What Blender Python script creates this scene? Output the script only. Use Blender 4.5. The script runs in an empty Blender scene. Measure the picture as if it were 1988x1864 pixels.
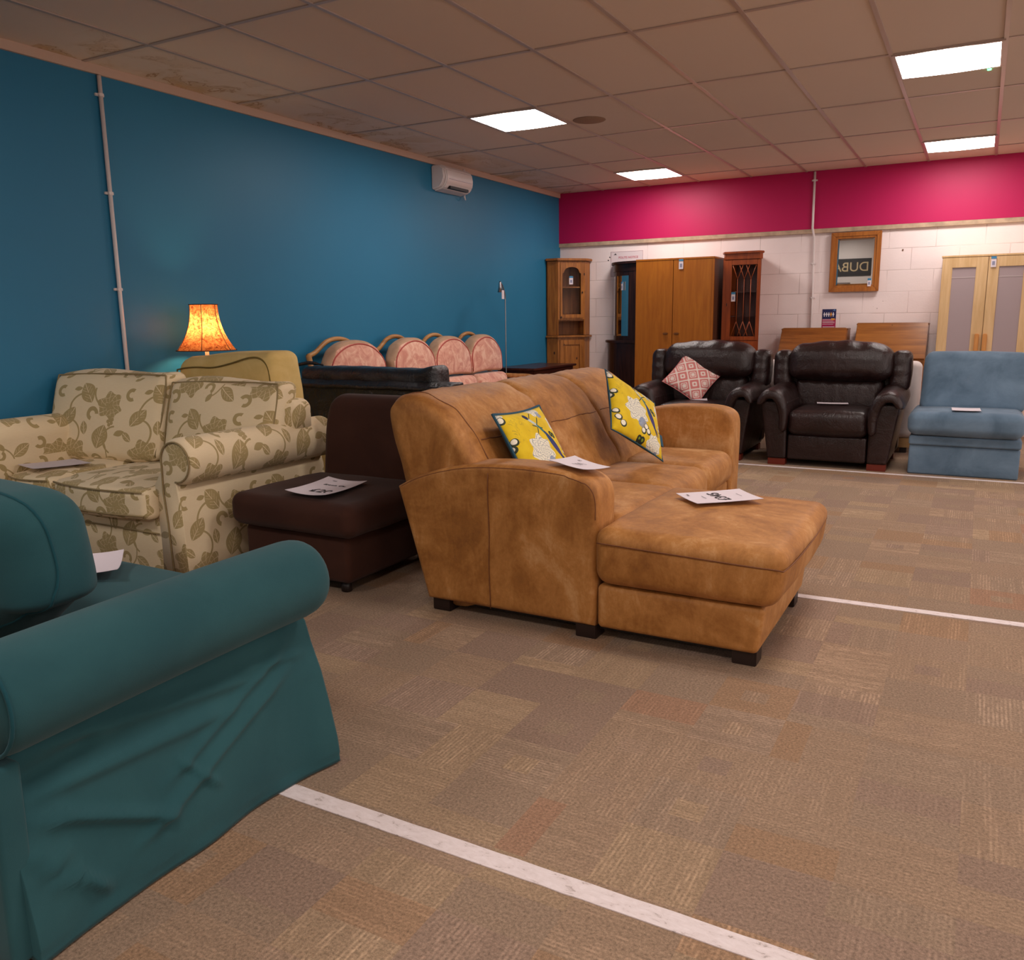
import bpy, bmesh, math, random
import numpy as np
from mathutils import Vector, Matrix
random.seed(7)
SC = bpy.context.scene
COL = SC.collection
PI = math.pi

# ---------------------------------------------------------------- colour / nodes
def lin(c):
    return tuple(((v/255)/12.92 if v/255 <= .04045 else ((v/255+.055)/1.055)**2.4) for v in c)
def rgba(c): return (*lin(c), 1.0)

class X:
    """socket wrapper: arithmetic on it adds Math nodes"""
    def __init__(s, nt, sock): s.nt, s.s = nt, sock
    def m(s, op, *a):
        n = s.nt.nodes.new('ShaderNodeMath'); n.operation = op
        for i, v in enumerate((s,)+a):
            if isinstance(v, X): s.nt.links.new(v.s, n.inputs[i])
            else: n.inputs[i].default_value = v
        return X(s.nt, n.outputs[0])
    def __add__(s, o): return s.m('ADD', o)
    __radd__ = __add__
    def __sub__(s, o): return s.m('SUBTRACT', o)
    def __rsub__(s, o): return s.m('MULTIPLY', -1.0)+o
    def __mul__(s, o): return s.m('MULTIPLY', o)
    __rmul__ = __mul__
    def __truediv__(s, o): return s.m('DIVIDE', o)
    def abs(s): return s.m('ABSOLUTE')
    def lt(s, o): return s.m('LESS_THAN', o)
    def gt(s, o): return s.m('GREATER_THAN', o)
    def max(s, o): return s.m('MAXIMUM', o)
    def min(s, o): return s.m('MINIMUM', o)
    def sin(s): return s.m('SINE')
    def cos(s): return s.m('COSINE')
    def sqrt(s): return s.m('SQRT')
    def floor(s): return s.m('FLOOR')
    def fract(s): return s.m('FRACT')
    def wrap(s, h): return s.m('WRAP', h, -h)

class Mat:
    def __init__(s, name, rough=.6, spec=.5, sheen=0):
        s.mat = bpy.data.materials.new(name); s.mat.use_nodes = True
        s.nt = s.mat.node_tree; s.b = s.nt.nodes['Principled BSDF']
        s.b.inputs['Roughness'].default_value = rough
        s.b.inputs['Specular IOR Level'].default_value = spec
        if sheen:
            s.b.inputs['Sheen Weight'].default_value = sheen
            s.b.inputs['Sheen Roughness'].default_value = .5
    def node(s, t, **kw):
        n = s.nt.nodes.new(t)
        for k, v in kw.items(): setattr(n, k, v)
        return n
    def link(s, a, b): s.nt.links.new(a.s if isinstance(a, X) else a, b)
    def coord(s, which='Object'):
        n = s.node('ShaderNodeTexCoord'); return n.outputs[which]
    def xyz(s, sock):
        n = s.node('ShaderNodeSeparateXYZ'); s.link(sock, n.inputs[0])
        return [X(s.nt, o) for o in n.outputs]
    def comb(s, *v):
        n = s.node('ShaderNodeCombineXYZ')
        for i, a in enumerate(v):
            if isinstance(a, X): s.link(a, n.inputs[i])
            else: n.inputs[i].default_value = a
        return n.outputs[0]
    def mapping(s, sock, scale=(1, 1, 1), rot=(0, 0, 0), loc=(0, 0, 0)):
        n = s.node('ShaderNodeMapping'); s.link(sock, n.inputs[0])
        n.inputs['Scale'].default_value = scale; n.inputs['Rotation'].default_value = rot; n.inputs['Location'].default_value = loc
        return n.outputs[0]
    def noise(s, vec, scale, detail=3, rough=.55, dist=0):
        n = s.node('ShaderNodeTexNoise'); s.link(vec, n.inputs['Vector'])
        n.inputs['Scale'].default_value = scale; n.inputs['Detail'].default_value = detail
        n.inputs['Roughness'].default_value = rough; n.inputs['Distortion'].default_value = dist
        return X(s.nt, n.outputs['Fac'])
    def white(s, vec):
        n = s.node('ShaderNodeTexWhiteNoise'); n.noise_dimensions = '3D'; s.link(vec, n.inputs['Vector'])
        return X(s.nt, n.outputs['Value'])
    def ramp(s, fac, stops, interp='LINEAR'):
        n = s.node('ShaderNodeValToRGB'); s.link(fac, n.inputs[0]); cr = n.color_ramp; cr.interpolation = interp
        while len(cr.elements) < len(stops): cr.elements.new(.5)
        for e, (p, c) in zip(cr.elements, stops): e.position = p; e.color = rgba(c)
        return n.outputs[0]
    def mix(s, fac, a, b, mode='MIX'):
        n = s.node('ShaderNodeMix', data_type='RGBA', blend_type=mode)
        for v, i in ((fac, 0), (a, 6), (b, 7)):
            if isinstance(v, X): s.link(v, n.inputs[i])
            elif isinstance(v, (int, float)): n.inputs[i].default_value = v
            elif isinstance(v, tuple): n.inputs[i].default_value = rgba(v) if len(v) == 3 else v
            else: s.link(v, n.inputs[i])
        return n.outputs[2]
    def color(s, v):
        if isinstance(v, tuple): s.b.inputs['Base Color'].default_value = rgba(v)
        else: s.link(v, s.b.inputs['Base Color'])
    def bump(s, h, strength=.3, dist=.01):
        n = s.node('ShaderNodeBump'); n.inputs['Strength'].default_value = strength; n.inputs['Distance'].default_value = dist
        s.link(h, n.inputs['Height']); s.link(n.outputs[0], s.b.inputs['Normal'])

def plain(name, c, rough=.6, spec=.5, metal=0, var=.0):
    m = Mat(name, rough, spec)
    m.b.inputs['Metallic'].default_value = metal
    if var:
        n = m.noise(m.coord(), 9, 4)
        lo = tuple(max(0, v*(1-var)) for v in c); hi = tuple(min(255, v*(1+var)) for v in c)
        m.color(m.ramp(n, [(.3, lo), (.7, hi)]))
    else: m.color(c)
    return m.mat

def fabric(name, c, c2=None, scale=4, rough=.9, bump=.25, weave=700, sheen=.05, lo=.35, hi=.68, wr=0):
    m = Mat(name, rough, .25, sheen)
    co = m.coord(); n = m.noise(co, scale, 5, .6, .4)
    m.color(m.ramp(n, [(lo, c), (hi, c2 or c)]))
    h = m.noise(co, weave, 2)
    if wr: h = h*.25+m.noise(m.mapping(co, (1, 1, 2.2)), 6, 4, .5, .8)*wr
    m.bump(h, bump, .004)
    return m.mat

def leather(name, c, c2, scale=5, rough=.38, wr=1.0, lo=.35, hi=.7, bump=.5, spec=.5):
    m = Mat(name, rough, spec)
    co = m.coord(); n = m.noise(co, scale, 6, .62, .5)
    m.color(m.ramp(n, [(lo, c), (hi, c2)]))
    v = m.node('ShaderNodeTexVoronoi'); m.link(co, v.inputs['Vector']); v.inputs['Scale'].default_value = 220
    h = X(m.nt, v.outputs['Distance'])*.12+m.noise(co, 7, 5, .6, 1.6)*wr+m.noise(m.mapping(co, (1, 1, .35)), 26, 3, .5, .9)*(.35*wr)
    m.bump(h, bump, .02)
    return m.mat

def wood(name, c, c2, axis='z', scale=1.0, rough=.45, knots=False, spec=.4, grain=1.0):
    m = Mat(name, rough, spec)
    co = m.coord()
    sc = {'z': (14, 14, 1.1), 'x': (1.1, 14, 14), 'y': (14, 1.1, 14)}[axis]
    v = m.mapping(co, tuple(k*scale for k in sc))
    n = m.noise(v, 2.2, 5, .6, .7)
    f = m.noise(m.mapping(co, tuple(k*scale*6 for k in sc)), 2.5, 2)
    col = m.ramp(n*(.85)+f*(.15*grain), [(.36, c2), (.62, c)])
    if knots:
        vo = m.node('ShaderNodeTexVoronoi'); m.link(m.mapping(co, (5, 5, 2.6)), vo.inputs['Vector']); vo.inputs['Scale'].default_value = 1.6
        col = m.mix(X(m.nt, vo.outputs['Distance']).lt(.085), col, (62, 32, 14))
    m.color(col); m.bump(f, .08, .002)
    return m.mat

# ---------------------------------------------------------------- meshes
def newmesh(name, V, F, UV=None, smooth=True, sharp=None):
    me = bpy.data.meshes.new(name)
    me.from_pydata([tuple(map(float, v)) for v in V], [], F)
    if UV is not None:
        l = me.uv_layers.new(name='UVMap')
        l.data.foreach_set('uv', np.asarray(UV, dtype=np.float32).ravel())
    me.polygons.foreach_set('use_smooth', [smooth]*len(me.polygons))
    me.update()
    if sharp:
        bm = bmesh.new(); bm.from_mesh(me)
        for e in bm.edges:
            if len(e.link_faces) == 2 and e.calc_face_angle(0) > sharp: e.smooth = False
        bm.to_mesh(me); bm.free()
    return me

def obj(name, me, mat, parent=None, loc=None, rot=None):
    """link one mesh; vertices are in world space when the parent is an Empty with no rotation"""
    o = bpy.data.objects.new(name, me)
    me.name = name
    if mat:
        for m in (mat if isinstance(mat, (list, tuple)) else [mat]): me.materials.append(m)
    if parent is not None:
        o.parent = parent
        P0 = parent
        off = Vector((0, 0, 0))
        while P0 is not None: off += P0.location; P0 = P0.parent
        if loc is None:
            me.transform(Matrix.Translation(-off))
        else: o.location = Vector(loc)-off
    elif loc is not None: o.location = loc
    if rot is not None: o.rotation_euler = rot
    COL.objects.link(o)
    return o

def tag(o, label, cat, group=None):
    o['label'] = label; o['category'] = cat
    if group: o['group'] = group
    return o
def thing(name, label, cat, loc=(0, 0, 0), group=None):
    o = bpy.data.objects.new(name, None); o.empty_display_size = .1
    o.location = loc; COL.objects.link(o)
    return tag(o, label, cat, group)
def struct(name, me, mat):
    o = obj(name, me, mat); o['kind'] = 'structure'; return o

def axis(h, r, k, n):
    t = [math.tan(PI/4*i/k) for i in range(k, 0, -1)]
    a = [-(h-r)-r*v for v in t]
    return np.array(a+list(np.linspace(-(h-r), h-r, n+1))+[-v for v in reversed(a)])

def rbox(x0, x1, y0, y1, z0, z1, r=.04, k=3, n=(6, 6, 6), bulge=(0, 0, 0), f=None, wob=0, ws=4.0, uvs=(0, 0)):
    """rounded, optionally puffed box given by its world extents; f deforms the vertex array"""
    c = np.array([(x0+x1)/2, (y0+y1)/2, (z0+z1)/2]); h = np.array([(x1-x0)/2, (y1-y0)/2, (z1-z0)/2])
    r = min(r, *(h*.98))
    A = [axis(h[i], r, k, n[i]) for i in range(3)]; L = [len(a) for a in A]
    idx = {}; V = []; F = []; UV = []
    def vid(i, j, q):
        t = (i, j, q)
        if t not in idx:
            idx[t] = len(V); V.append((A[0][i], A[1][j], A[2][q]))
        return idx[t]
    for ax in range(3):
        u, v = [(1, 2), (0, 2), (0, 1)][ax]
        for side in (0, 1):
            fix = 0 if side == 0 else L[ax]-1
            for a in range(L[u]-1):
                for b in range(L[v]-1):
                    q = []
                    for da, db in ((0, 0), (1, 0), (1, 1), (0, 1)):
                        t = [0, 0, 0]; t[ax] = fix; t[u] = a+da; t[v] = b+db; q.append(tuple(t))
                    if (side == 1) == (ax == 1): q.reverse()
                    F.append([vid(*t) for t in q])
                    for t in q: UV.append((A[u][t[u]]+c[u]+uvs[0]+ax*.13, A[v][t[v]]+c[v]+uvs[1]))
    V = np.array(V); Q = np.clip(V, -(h-r), h-r); D = V-Q
    D /= np.maximum(np.linalg.norm(D, axis=1, keepdims=True), 1e-9)
    P = Q+D*r; N = P/h; N = np.clip(N, -1, 1)
    for i in range(3):
        if bulge[i]:
            o = [j for j in range(3) if j != i]
            P[:, i] += bulge[i]*N[:, i]*(1-N[:, o[0]]**2)*(1-N[:, o[1]]**2)
    P = P+c
    if wob: P = wobble(P, wob, ws)
    if f is not None: P = f(P)
    return newmesh('m', P, F, UV)

def wobble(P, amp, s, seed=3):
    rs = np.random.RandomState(seed); O = np.zeros_like(P)
    for i in range(5):
        k = rs.normal(size=3)*s*(1+i*.6); d = rs.normal(size=3); d /= np.linalg.norm(d)
        O += np.outer(np.sin(P@k+rs.uniform(0, 6)), d)/(1+i*.5)
    return P+O*amp*.6

def bx(parts, bevel=.003):
    """several plain boxes (x0,x1,y0,y1,z0,z1) in ONE mesh, bevelled"""
    bm = bmesh.new()
    for p in parts:
        x0, x1, y0, y1, z0, z1 = p[:6]
        vs = [bm.verts.new(v) for v in ((x0, y0, z0), (x1, y0, z0), (x1, y1, z0), (x0, y1, z0), (x0, y0, z1), (x1, y0, z1), (x1, y1, z1), (x0, y1, z1))]
        for q in ((3, 2, 1, 0), (4, 5, 6, 7), (0, 1, 5, 4), (1, 2, 6, 5), (2, 3, 7, 6), (3, 0, 4, 7)): bm.faces.new([vs[i] for i in q])
    if bevel: bmesh.ops.bevel(bm, geom=bm.edges[:], offset=bevel, segments=2, affect='EDGES', clamp_overlap=True)
    me = bpy.data.meshes.new('m'); bm.to_mesh(me); bm.free(); return me

def prism(poly, a0, a1, plane='xz', bevel=.004, seg=2, smooth=False):
    """polygon in a plane pushed along the third axis"""
    def P(u, v, w): return {'xz': (u, w, v), 'xy': (u, v, w), 'yz': (w, u, v)}[plane]
    bm = bmesh.new()
    A = [bm.verts.new(P(u, v, a0)) for u, v in poly]; B = [bm.verts.new(P(u, v, a1)) for u, v in poly]
    n = len(poly)
    bm.faces.new(A); bm.faces.new(B[::-1])
    for i in range(n): bm.faces.new((A[i], B[i], B[(i+1) % n], A[(i+1) % n]))
    bmesh.ops.recalc_face_normals(bm, faces=bm.faces[:])
    if bevel: bmesh.ops.bevel(bm, geom=bm.edges[:], offset=bevel, segments=seg, affect='EDGES', clamp_overlap=True)
    me = bpy.data.meshes.new('m'); bm.to_mesh(me); bm.free()
    if smooth:
        V = [v.co[:] for v in me.vertices]; F = [list(p.vertices) for p in me.polygons]
        return newmesh('m', V, F, None, True, .6)
    return me

def loft(rings, closed_ends=True, smooth=True, uscale=1, sharp=None, loop=True):
    R = [np.asarray(r, float) for r in rings]; n = len(R[0]); V = np.concatenate(R); F = []; UV = []
    per = np.concatenate([[0], np.cumsum(np.linalg.norm(np.roll(R[0], -1, 0)-R[0], axis=1))])
    al = np.concatenate([[0], np.cumsum([np.linalg.norm(R[i+1].mean(0)-R[i].mean(0)) for i in range(len(R)-1)])])
    for i in range(len(R)-1):
        for j in range(n if loop else n-1):
            a, b = i*n+j, i*n+(j+1) % n
            F.append([a, b, b+n, a+n]); UV += [(al[i], per[j]), (al[i], per[j+1]), (al[i+1], per[j+1]), (al[i+1], per[j])]
    if closed_ends:
        for s, base in ((1, 0), (-1, (len(R)-1)*n)):
            q = [base+j for j in range(n)][::-s]
            F.append(q); UV += [(V[k][0], V[k][2]) for k in q]
    me = newmesh('m', V, F, UV, smooth, sharp)
    bm = bmesh.new(); bm.from_mesh(me); bmesh.ops.recalc_face_normals(bm, faces=bm.faces[:]); bm.to_mesh(me); bm.free()
    return me

def tube(pts, r, seg=10, closed=False):
    P = [np.array(p, float) for p in pts]; n = len(P); rings = []
    up = None
    for i in range(n):
        t = P[(i+1) % n if closed else min(i+1, n-1)]-P[(i-1) % n if closed else max(i-1, 0)]
        t /= max(np.linalg.norm(t), 1e-9)
        if up is None: up = np.array([0, 0, 1.]) if abs(t[2]) < .9 else np.array([1., 0, 0])
        s = np.cross(t, up); s /= max(np.linalg.norm(s), 1e-9); up = np.cross(s, t)
        rr = r[i] if isinstance(r, (list, tuple)) else r
        rings.append([P[i]+rr*(math.cos(2*PI*k/seg)*s+math.sin(2*PI*k/seg)*up) for k in range(seg)])
    if closed: rings.append(rings[0])
    return loft(rings, not closed)

def lathe(prof, cx, cy, seg=32, sharp=None):
    return loft([[(cx+r*math.cos(2*PI*k/seg), cy+r*math.sin(2*PI*k/seg), z) for k in range(seg)] for r, z in prof], True, True, 1, sharp)

def spl(pts, n=8, closed=False):
    P = [np.array(p, float) for p in pts]; out = []; N = len(P)
    rng = range(N if closed else N-1)
    for i in rng:
        g = (lambda q: P[q % N]) if closed else (lambda q: P[max(0, min(N-1, q))])
        a, b, c, d = g(i-1), g(i), g(i+1), g(i+2)
        for k in range(n):
            t = k/n
            out.append(.5*((2*b)+(-a+c)*t+(2*a-5*b+4*c-d)*t*t+(-a+3*b-3*c+d)*t**3))
    if not closed: out.append(P[-1])
    return out

from mathutils.bvhtree import BVHTree
def snap(me, pts, off=.0):
    bt = BVHTree.FromPolygons([v.co[:] for v in me.vertices], [list(p.vertices) for p in me.polygons])
    out = []
    for p in pts:
        q, n, i, d = bt.find_nearest(Vector(p)); v = (Vector(p)-q)
        out.append(tuple(q+(v.normalized()*off if v.length > 1e-5 else Vector((0, 0, 0)))))
    return out

def text(s, size, mat, parent, mtx, name='lettering', ext=.0004, align='CENTER'):
    cu = bpy.data.curves.new('t', 'FONT'); cu.body = s; cu.size = size; cu.align_x = align; cu.align_y = 'CENTER'; cu.extrude = ext
    o = bpy.data.objects.new('t', cu); COL.objects.link(o)
    bpy.context.view_layer.update()
    dg = bpy.context.evaluated_depsgraph_get()
    me = bpy.data.meshes.new_from_object(o.evaluated_get(dg))
    bpy.data.objects.remove(o); me.transform(mtx)
    me.materials.clear()
    return obj(name, me, mat, parent)

# ---------------------------------------------------------------- camera (fitted to the ceiling grid)
CM = np.array([[0.87667532, -0.47433324, -0.0803017], [0.4809165, 0.85969308, 0.17218343], [-0.01263751, -0.18956738, 0.98178638]])
cam = bpy.data.cameras.new('camera'); co = bpy.data.objects.new('camera', cam); COL.objects.link(co)
cam.sensor_fit = 'HORIZONTAL'; cam.sensor_width = 36; cam.lens = 1632.45/1988*36; cam.clip_start = .05
R = CM; mw = Matrix.Identity(4)
for i in range(3):
    mw[i][0] = R[i][0]; mw[i][1] = R[i][2]; mw[i][2] = -R[i][1]
mw[0][3], mw[1][3], mw[2][3] = 4.80507, -10.06482, 1.27369
co.matrix_world = mw
SC.camera = co
SC.view_settings.view_transform = 'Standard'; SC.view_settings.look = 'None'; SC.view_settings.gamma = 1
SC.view_settings.use_curve_mapping = False
SC.view_settings.exposure = 1.65
w = bpy.data.worlds.new('world'); SC.world = w; w.use_nodes = True
w.node_tree.nodes['Background'].inputs[0].default_value = (.9, .8, .75, 1)
w.node_tree.nodes['Background'].inputs[1].default_value = .02

RX, FY, CZ = 9.0, -14.0, 2.8      # right wall, wall behind the camera, ceiling

# ---------------------------------------------------------------- room materials
def mat_carpet():
    m = Mat('carpet_tiles', .95, .15)
    co = m.coord(); x, y, z = m.xyz(co)
    cx = (x-4.86)/.25; cy = (y+6.97)/.25
    ix, iy = cx.floor(), cy.floor(); fx, fy = cx.fract(), cy.fract()
    r1 = m.white(m.comb(ix, iy, 0.0)); r2 = m.white(m.comb(ix, iy, 5.0)); r3 = m.white(m.comb(ix, iy, 9.0))
    big = m.white(m.comb((ix/3).floor(), (iy/2).floor(), 2.0))
    # inset rectangle on some tiles
    ins = ((fx-.5).abs().lt(.17)).min((fy-.5).abs().lt(.17)).min(r3.gt(.78))
    hx = fx.gt(.334)*r3.gt(.30)*r3.lt(.46); hy = fy.gt(.5)*r3.gt(.46)*r3.lt(.66); hz = fy.lt(.334)*r3.gt(.66)*r3.lt(.78)
    ins = (ins+hx+hy+hz).min(1.0)
    pick = (r1+ins*.4).fract()
    base = m.ramp(pick, [(0, (149, 126, 106)), (.26, (152, 127, 105)), (.44, (157, 132, 107)), (.56, (146, 122, 105)), (.72, (153, 128, 107)), (.85, (154, 124, 98)), (.93, (155, 121, 98)), (.975, (151, 127, 107))], 'CONSTANT')
    # stripes: loop pile in broken lines, direction turns from tile to tile
    def lines(a, b, k):
        s_ = (a*(2*PI/.0125)+m.noise(m.comb(a*6, b*6, k), 1, 1)*1.5).sin()*.5+.5
        beads = m.noise(m.comb(a*80, b*26, k), 1, 1, .5)
        grp = m.noise(m.comb(a*28, b*2.0, k+7.0), 1, 1, .5)
        return (s_*((beads-.28)*1.9).max(0.0).min(1.0)*((grp-.36)*4.5).max(0.0).min(1.0))
    nx = lines(x, y, 0.0); ny = lines(y, x, 3.0)
    sel = (r2+ins*.5).fract().gt(.4)
    st = nx*sel+ny*(1-sel)
    amp = m.white(m.comb(ix, iy, 14.0)); amp = amp*amp*.95+.05+pick.gt(.24)*pick.lt(.54)*.3
    fine = m.noise(co, 420, 2, .7); mid = m.noise(co, 130, 2, .6)
    v = .93+st*amp*.85+(fine-.5)*1.0+(mid-.5)*1.35
    large = m.noise(co, 1.3, 3)
    v = v*(.93+large*.14)
    n = m.node('ShaderNodeVectorMath', operation='SCALE'); m.link(base, n.inputs[0]); m.link(v, n.inputs['Scale'])
    m.color(n.outputs[0]); m.bump(st*.5+fine*.7, .35, .004)
    return m.mat

def mat_ceiling():
    m = Mat('ceiling_tile', .95, .1)
    co = m.coord(); x, y, z = m.xyz(co)
    n = m.noise(co, 260, 2, .6); l = m.noise(co, 1.1, 3)
    tile = m.white(m.comb((x/.6).floor(), ((y+.58)/1.2).floor(), 1.0))
    base = m.mix((l*.5+tile*.5), (212, 195, 182), (222, 205, 192))
    st = m.noise(co, 3.2, 4, .6, .8)
    edge = ((.62-x)/.5).max(0.0).min(1.0)*(y+6.9).gt(0.0)
    ring = ((st-.56).abs().lt(.012)).max(0.0)
    yel = (st-.45).max(0.0)*3.0*edge
    c2 = m.mix(yel.min(.6), base, (190, 150, 95))
    c3 = m.mix((ring*edge*.55), c2, (150, 105, 62))
    m.color(c3); m.bump(n, .15, .003)
    return m.mat

def mat_block():
    m = Mat('painted_blockwork', .75, .3)
    co = m.coord(); x, y, z = m.xyz(co)
    b = m.node('ShaderNodeTexBrick'); m.link(m.comb(x-2.75+.9, z-.145, 0.0), b.inputs['Vector'])
    b.inputs['Scale'].default_value = 1; b.inputs['Brick Width'].default_value = .45; b.inputs['Row Height'].default_value = .225
    b.inputs['Mortar Size'].default_value = .005; b.inputs['Mortar Smooth'].default_value = .6
    fac = X(m.nt, b.outputs['Fac'])
    patch = m.noise(co, 2.3, 2)
    f = fac*((patch-.32)*3.2).max(.12).min(1.0)
    big = m.noise(co, 1.5, 4)
    base = m.ramp(big, [(.3, (236, 219, 217)), (.7, (243, 229, 227))])
    sp = m.node('ShaderNodeTexVoronoi'); m.link(m.comb(x*1.0, z*1.0, 0.0), sp.inputs['Vector']); sp.inputs['Scale'].default_value = 5.5
    dot = X(m.nt, sp.outputs['Distance']).lt(.035)*m.noise(co, 3.0, 1).gt(.56)
    c = m.mix(f*.5, base, (150, 125, 120)); c = m.mix(dot*.45, c, (120, 92, 80))
    m.color(c)
    h = m.noise(co, 60, 3)*.35+m.noise(co, 7, 4)*.8-f*1.4
    m.bump(h, .35, .006)
    return m.mat

def mat_paint(name, c, c2, scale=.8, rough=.5, b=.08):
    m = Mat(name, rough, .35); co = m.coord()
    m.color(m.ramp(m.noise(co, scale, 3), [(.3, c), (.7, c2)])); m.bump(m.noise(co, 90, 3), b, .003)
    return m.mat

M = {}
M['carpet'] = mat_carpet(); M['ceil'] = mat_ceiling(); M['block'] = mat_block()
M['blue'] = mat_paint('blue_wall_paint', (36, 114, 151), (40, 119, 156))
M['pink'] = mat_paint('magenta_wall_paint', (178, 11, 80), (184, 14, 85))
M['grey'] = mat_paint('grey_wall_paint', (206, 198, 192), (212, 204, 198))
M['tbar'] = plain('ceiling_bar_white', (178, 158, 148), .3, .6)
M['trimc'] = plain('trim_taupe', (196, 168, 150), .5)
M['edge'] = plain('beige_lower_strip', (176, 152, 128), .8, var=.12)
M['white'] = plain('white_plastic', (222, 210, 208), .35)
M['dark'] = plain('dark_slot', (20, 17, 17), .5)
M['black'] = plain('black_ink', (28, 24, 28), .7)
M['paper'] = plain('paper', (226, 214, 220), .6, .3)
M['tagblue'] = plain('tag_blue', (60, 130, 170), .6)
M['chrome'] = plain('brushed_chrome', (165, 165, 168), .3, metal=1)

# ---------------------------------------------------------------- room shell
def quad(a, b, c, d): return newmesh('m', [a, b, c, d], [[0, 1, 2, 3]], None, False)
struct('floor', bx([(-.1, RX+.1, FY-.1, .1, -.1, 0)], 0), M['carpet'])
struct('ceiling', bx([(-.1, RX+.1, FY-.1, .1, CZ, CZ+.1)], 0), M['ceil'])
struct('wall_left', bx([(-.1, 0, FY, 0, 0, CZ)], 0), M['blue'])
struct('wall_back', bx([(-.1, RX+.1, 0, .1, 0, CZ)], 0), M['block'])
struct('wall_right', bx([(RX, RX+.1, FY, 0, 0, CZ)], 0), M['grey'])
struct('wall_front', bx([(-.1, RX+.1, FY-.1, FY, 0, CZ)], 0), M['grey'])
# upper magenta panel and the beige strip along its lower edge
struct('trim_1', bx([(.0, RX, -.035, -.001, 2.19, CZ-.001)], 0), M['pink'])
struct('trim_2', bx([(.0, RX, -.035, -.001, 2.145, 2.189)], 0), M['edge'])
struct('trim_3', bx([(.001, .022, FY+.01, -.037, CZ-.055, CZ-.001)], 0), M['trimc'])
# suspended grid: long runners and cross bars
struct('trim_4', bx([(.6*i-.012, .6*i+.012, FY, -.036, CZ-.007, CZ-.0005) for i in range(1, 15)], 0), M['tbar'])
ys = [-.58-1.2*j for j in range(12)]
struct('trim_5', bx([(.023, RX, y-.012, y+.012, CZ-.006, CZ-.0006) for y in ys], 0), M['tbar'])
struct('baseboard_left', bx([(.001, .018, FY+.02, -.02, 0.001, .1)], 0), M['white'])
struct('baseboard_back', bx([(.02, RX, -.018, -.001, 0.001, .1)], 0), M['white'])

# ---------------------------------------------------------------- ceiling lights
LS = 9.0
ml = Mat('lit_diffuser'); ml.color((255, 250, 245))
ml.b.inputs['Emission Color'].default_value = (1.0, .92, .875, 1); ml.b.inputs['Emission Strength'].default_value = LS
mled = Mat('green_led'); mled.b.inputs['Emission Color'].default_value = (.05, 1, .2, 1); mled.b.inputs['Emission Strength'].default_value = 3
def panel(x, y, label):
    t = thing('ceiling_light', label, 'ceiling light', (x, y, CZ), 'square ceiling light panels')
    obj('frame', bx([(x-.3, x+.3, y-.3, y-.278, CZ-.014, CZ-.001), (x-.3, x+.3, y+.278, y+.3, CZ-.014, CZ-.001), (x-.3, x-.278, y-.278, y+.278, CZ-.014, CZ-.001), (x+.278, x+.3, y-.278, y+.278, CZ-.014, CZ-.001)], .001), M['tbar'], t)
    N = 8; V = []; F = []
    for j in range(N+1):
        for i in range(N+1):
            u, v = i/N, j/N
            V.append((x-.279+.558*u, y-.279+.558*v, CZ-.011-.006*math.sin(PI*u)))
    for j in range(N):
        for i in range(N): F.append([j*(N+1)+i, (j+1)*(N+1)+i, (j+1)*(N+1)+i+1, j*(N+1)+i+1])
    obj('diffuser', newmesh('m', V, F), ml.mat, t)
    return t
panel(1.5, -3.88, 'lit square ceiling panel in the middle of the ceiling, next to the round brown disc')
p = panel(4.5, -3.88, 'largest lit square ceiling panel at top right with a tiny green indicator')
obj('indicator', lathe([(.004, CZ-.012), (.012, CZ-.012), (.012, CZ-.001)], 4.72, -3.53, 12), mled.mat, p)
panel(1.5, -.88, 'lit square ceiling panel near the magenta wall, above the tall oak wardrobe')
panel(4.5, -.88, 'lit square ceiling panel near the magenta wall, above the pale frosted cupboard')
for q in ((7.5, -3.88), (7.5, -.88), (7.5, -6.88), (4.5, -6.88), (7.5, -9.88), (4.5, -9.88), (1.5, -9.88), (1.5, -12.9), (4.5, -12.9)):
    panel(*q, 'lit square ceiling panel outside the view')

tag(obj('ceiling_disc', lathe([(.0005, CZ-.004), (.125, CZ-.004), (.13, CZ-.0012)], 1.96, -3.57, 40), plain('taupe_disc', (150, 120, 98), .8)), 'flat round taupe disc on the ceiling beside a lit panel', 'ceiling disc')

# added window-shaped glowing panels on the right-hand wall, outside the view: side fill light
wl = Mat('fill_glow_pane'); wl.color((200, 200, 200)); wl.b.inputs['Emission Color'].default_value = (1.0, .93, .90, 1); wl.b.inputs['Emission Strength'].default_value = .5
for k, (y0, y1) in enumerate(((-12.6, -9.4), (-9.0, -5.8), (-5.4, -2.2))):
    o = struct('fill_panel_%d' % (k+1), bx([(RX-.05, RX-.001, y0-.06, y0, .64, 2.46), (RX-.05, RX-.001, y1, y1+.06, .64, 2.46), (RX-.05, RX-.001, y0, y1, .64, .70), (RX-.05, RX-.001, y0, y1, 2.40, 2.46), (RX-.05, RX-.001, (y0+y1)/2-.025, (y0+y1)/2+.025, .70, 2.40)], .003), M['white'])
    obj('pane', bx([(RX-.02, RX-.012, y0, y1, .70, 2.40)], 0), wl.mat, o)

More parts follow.
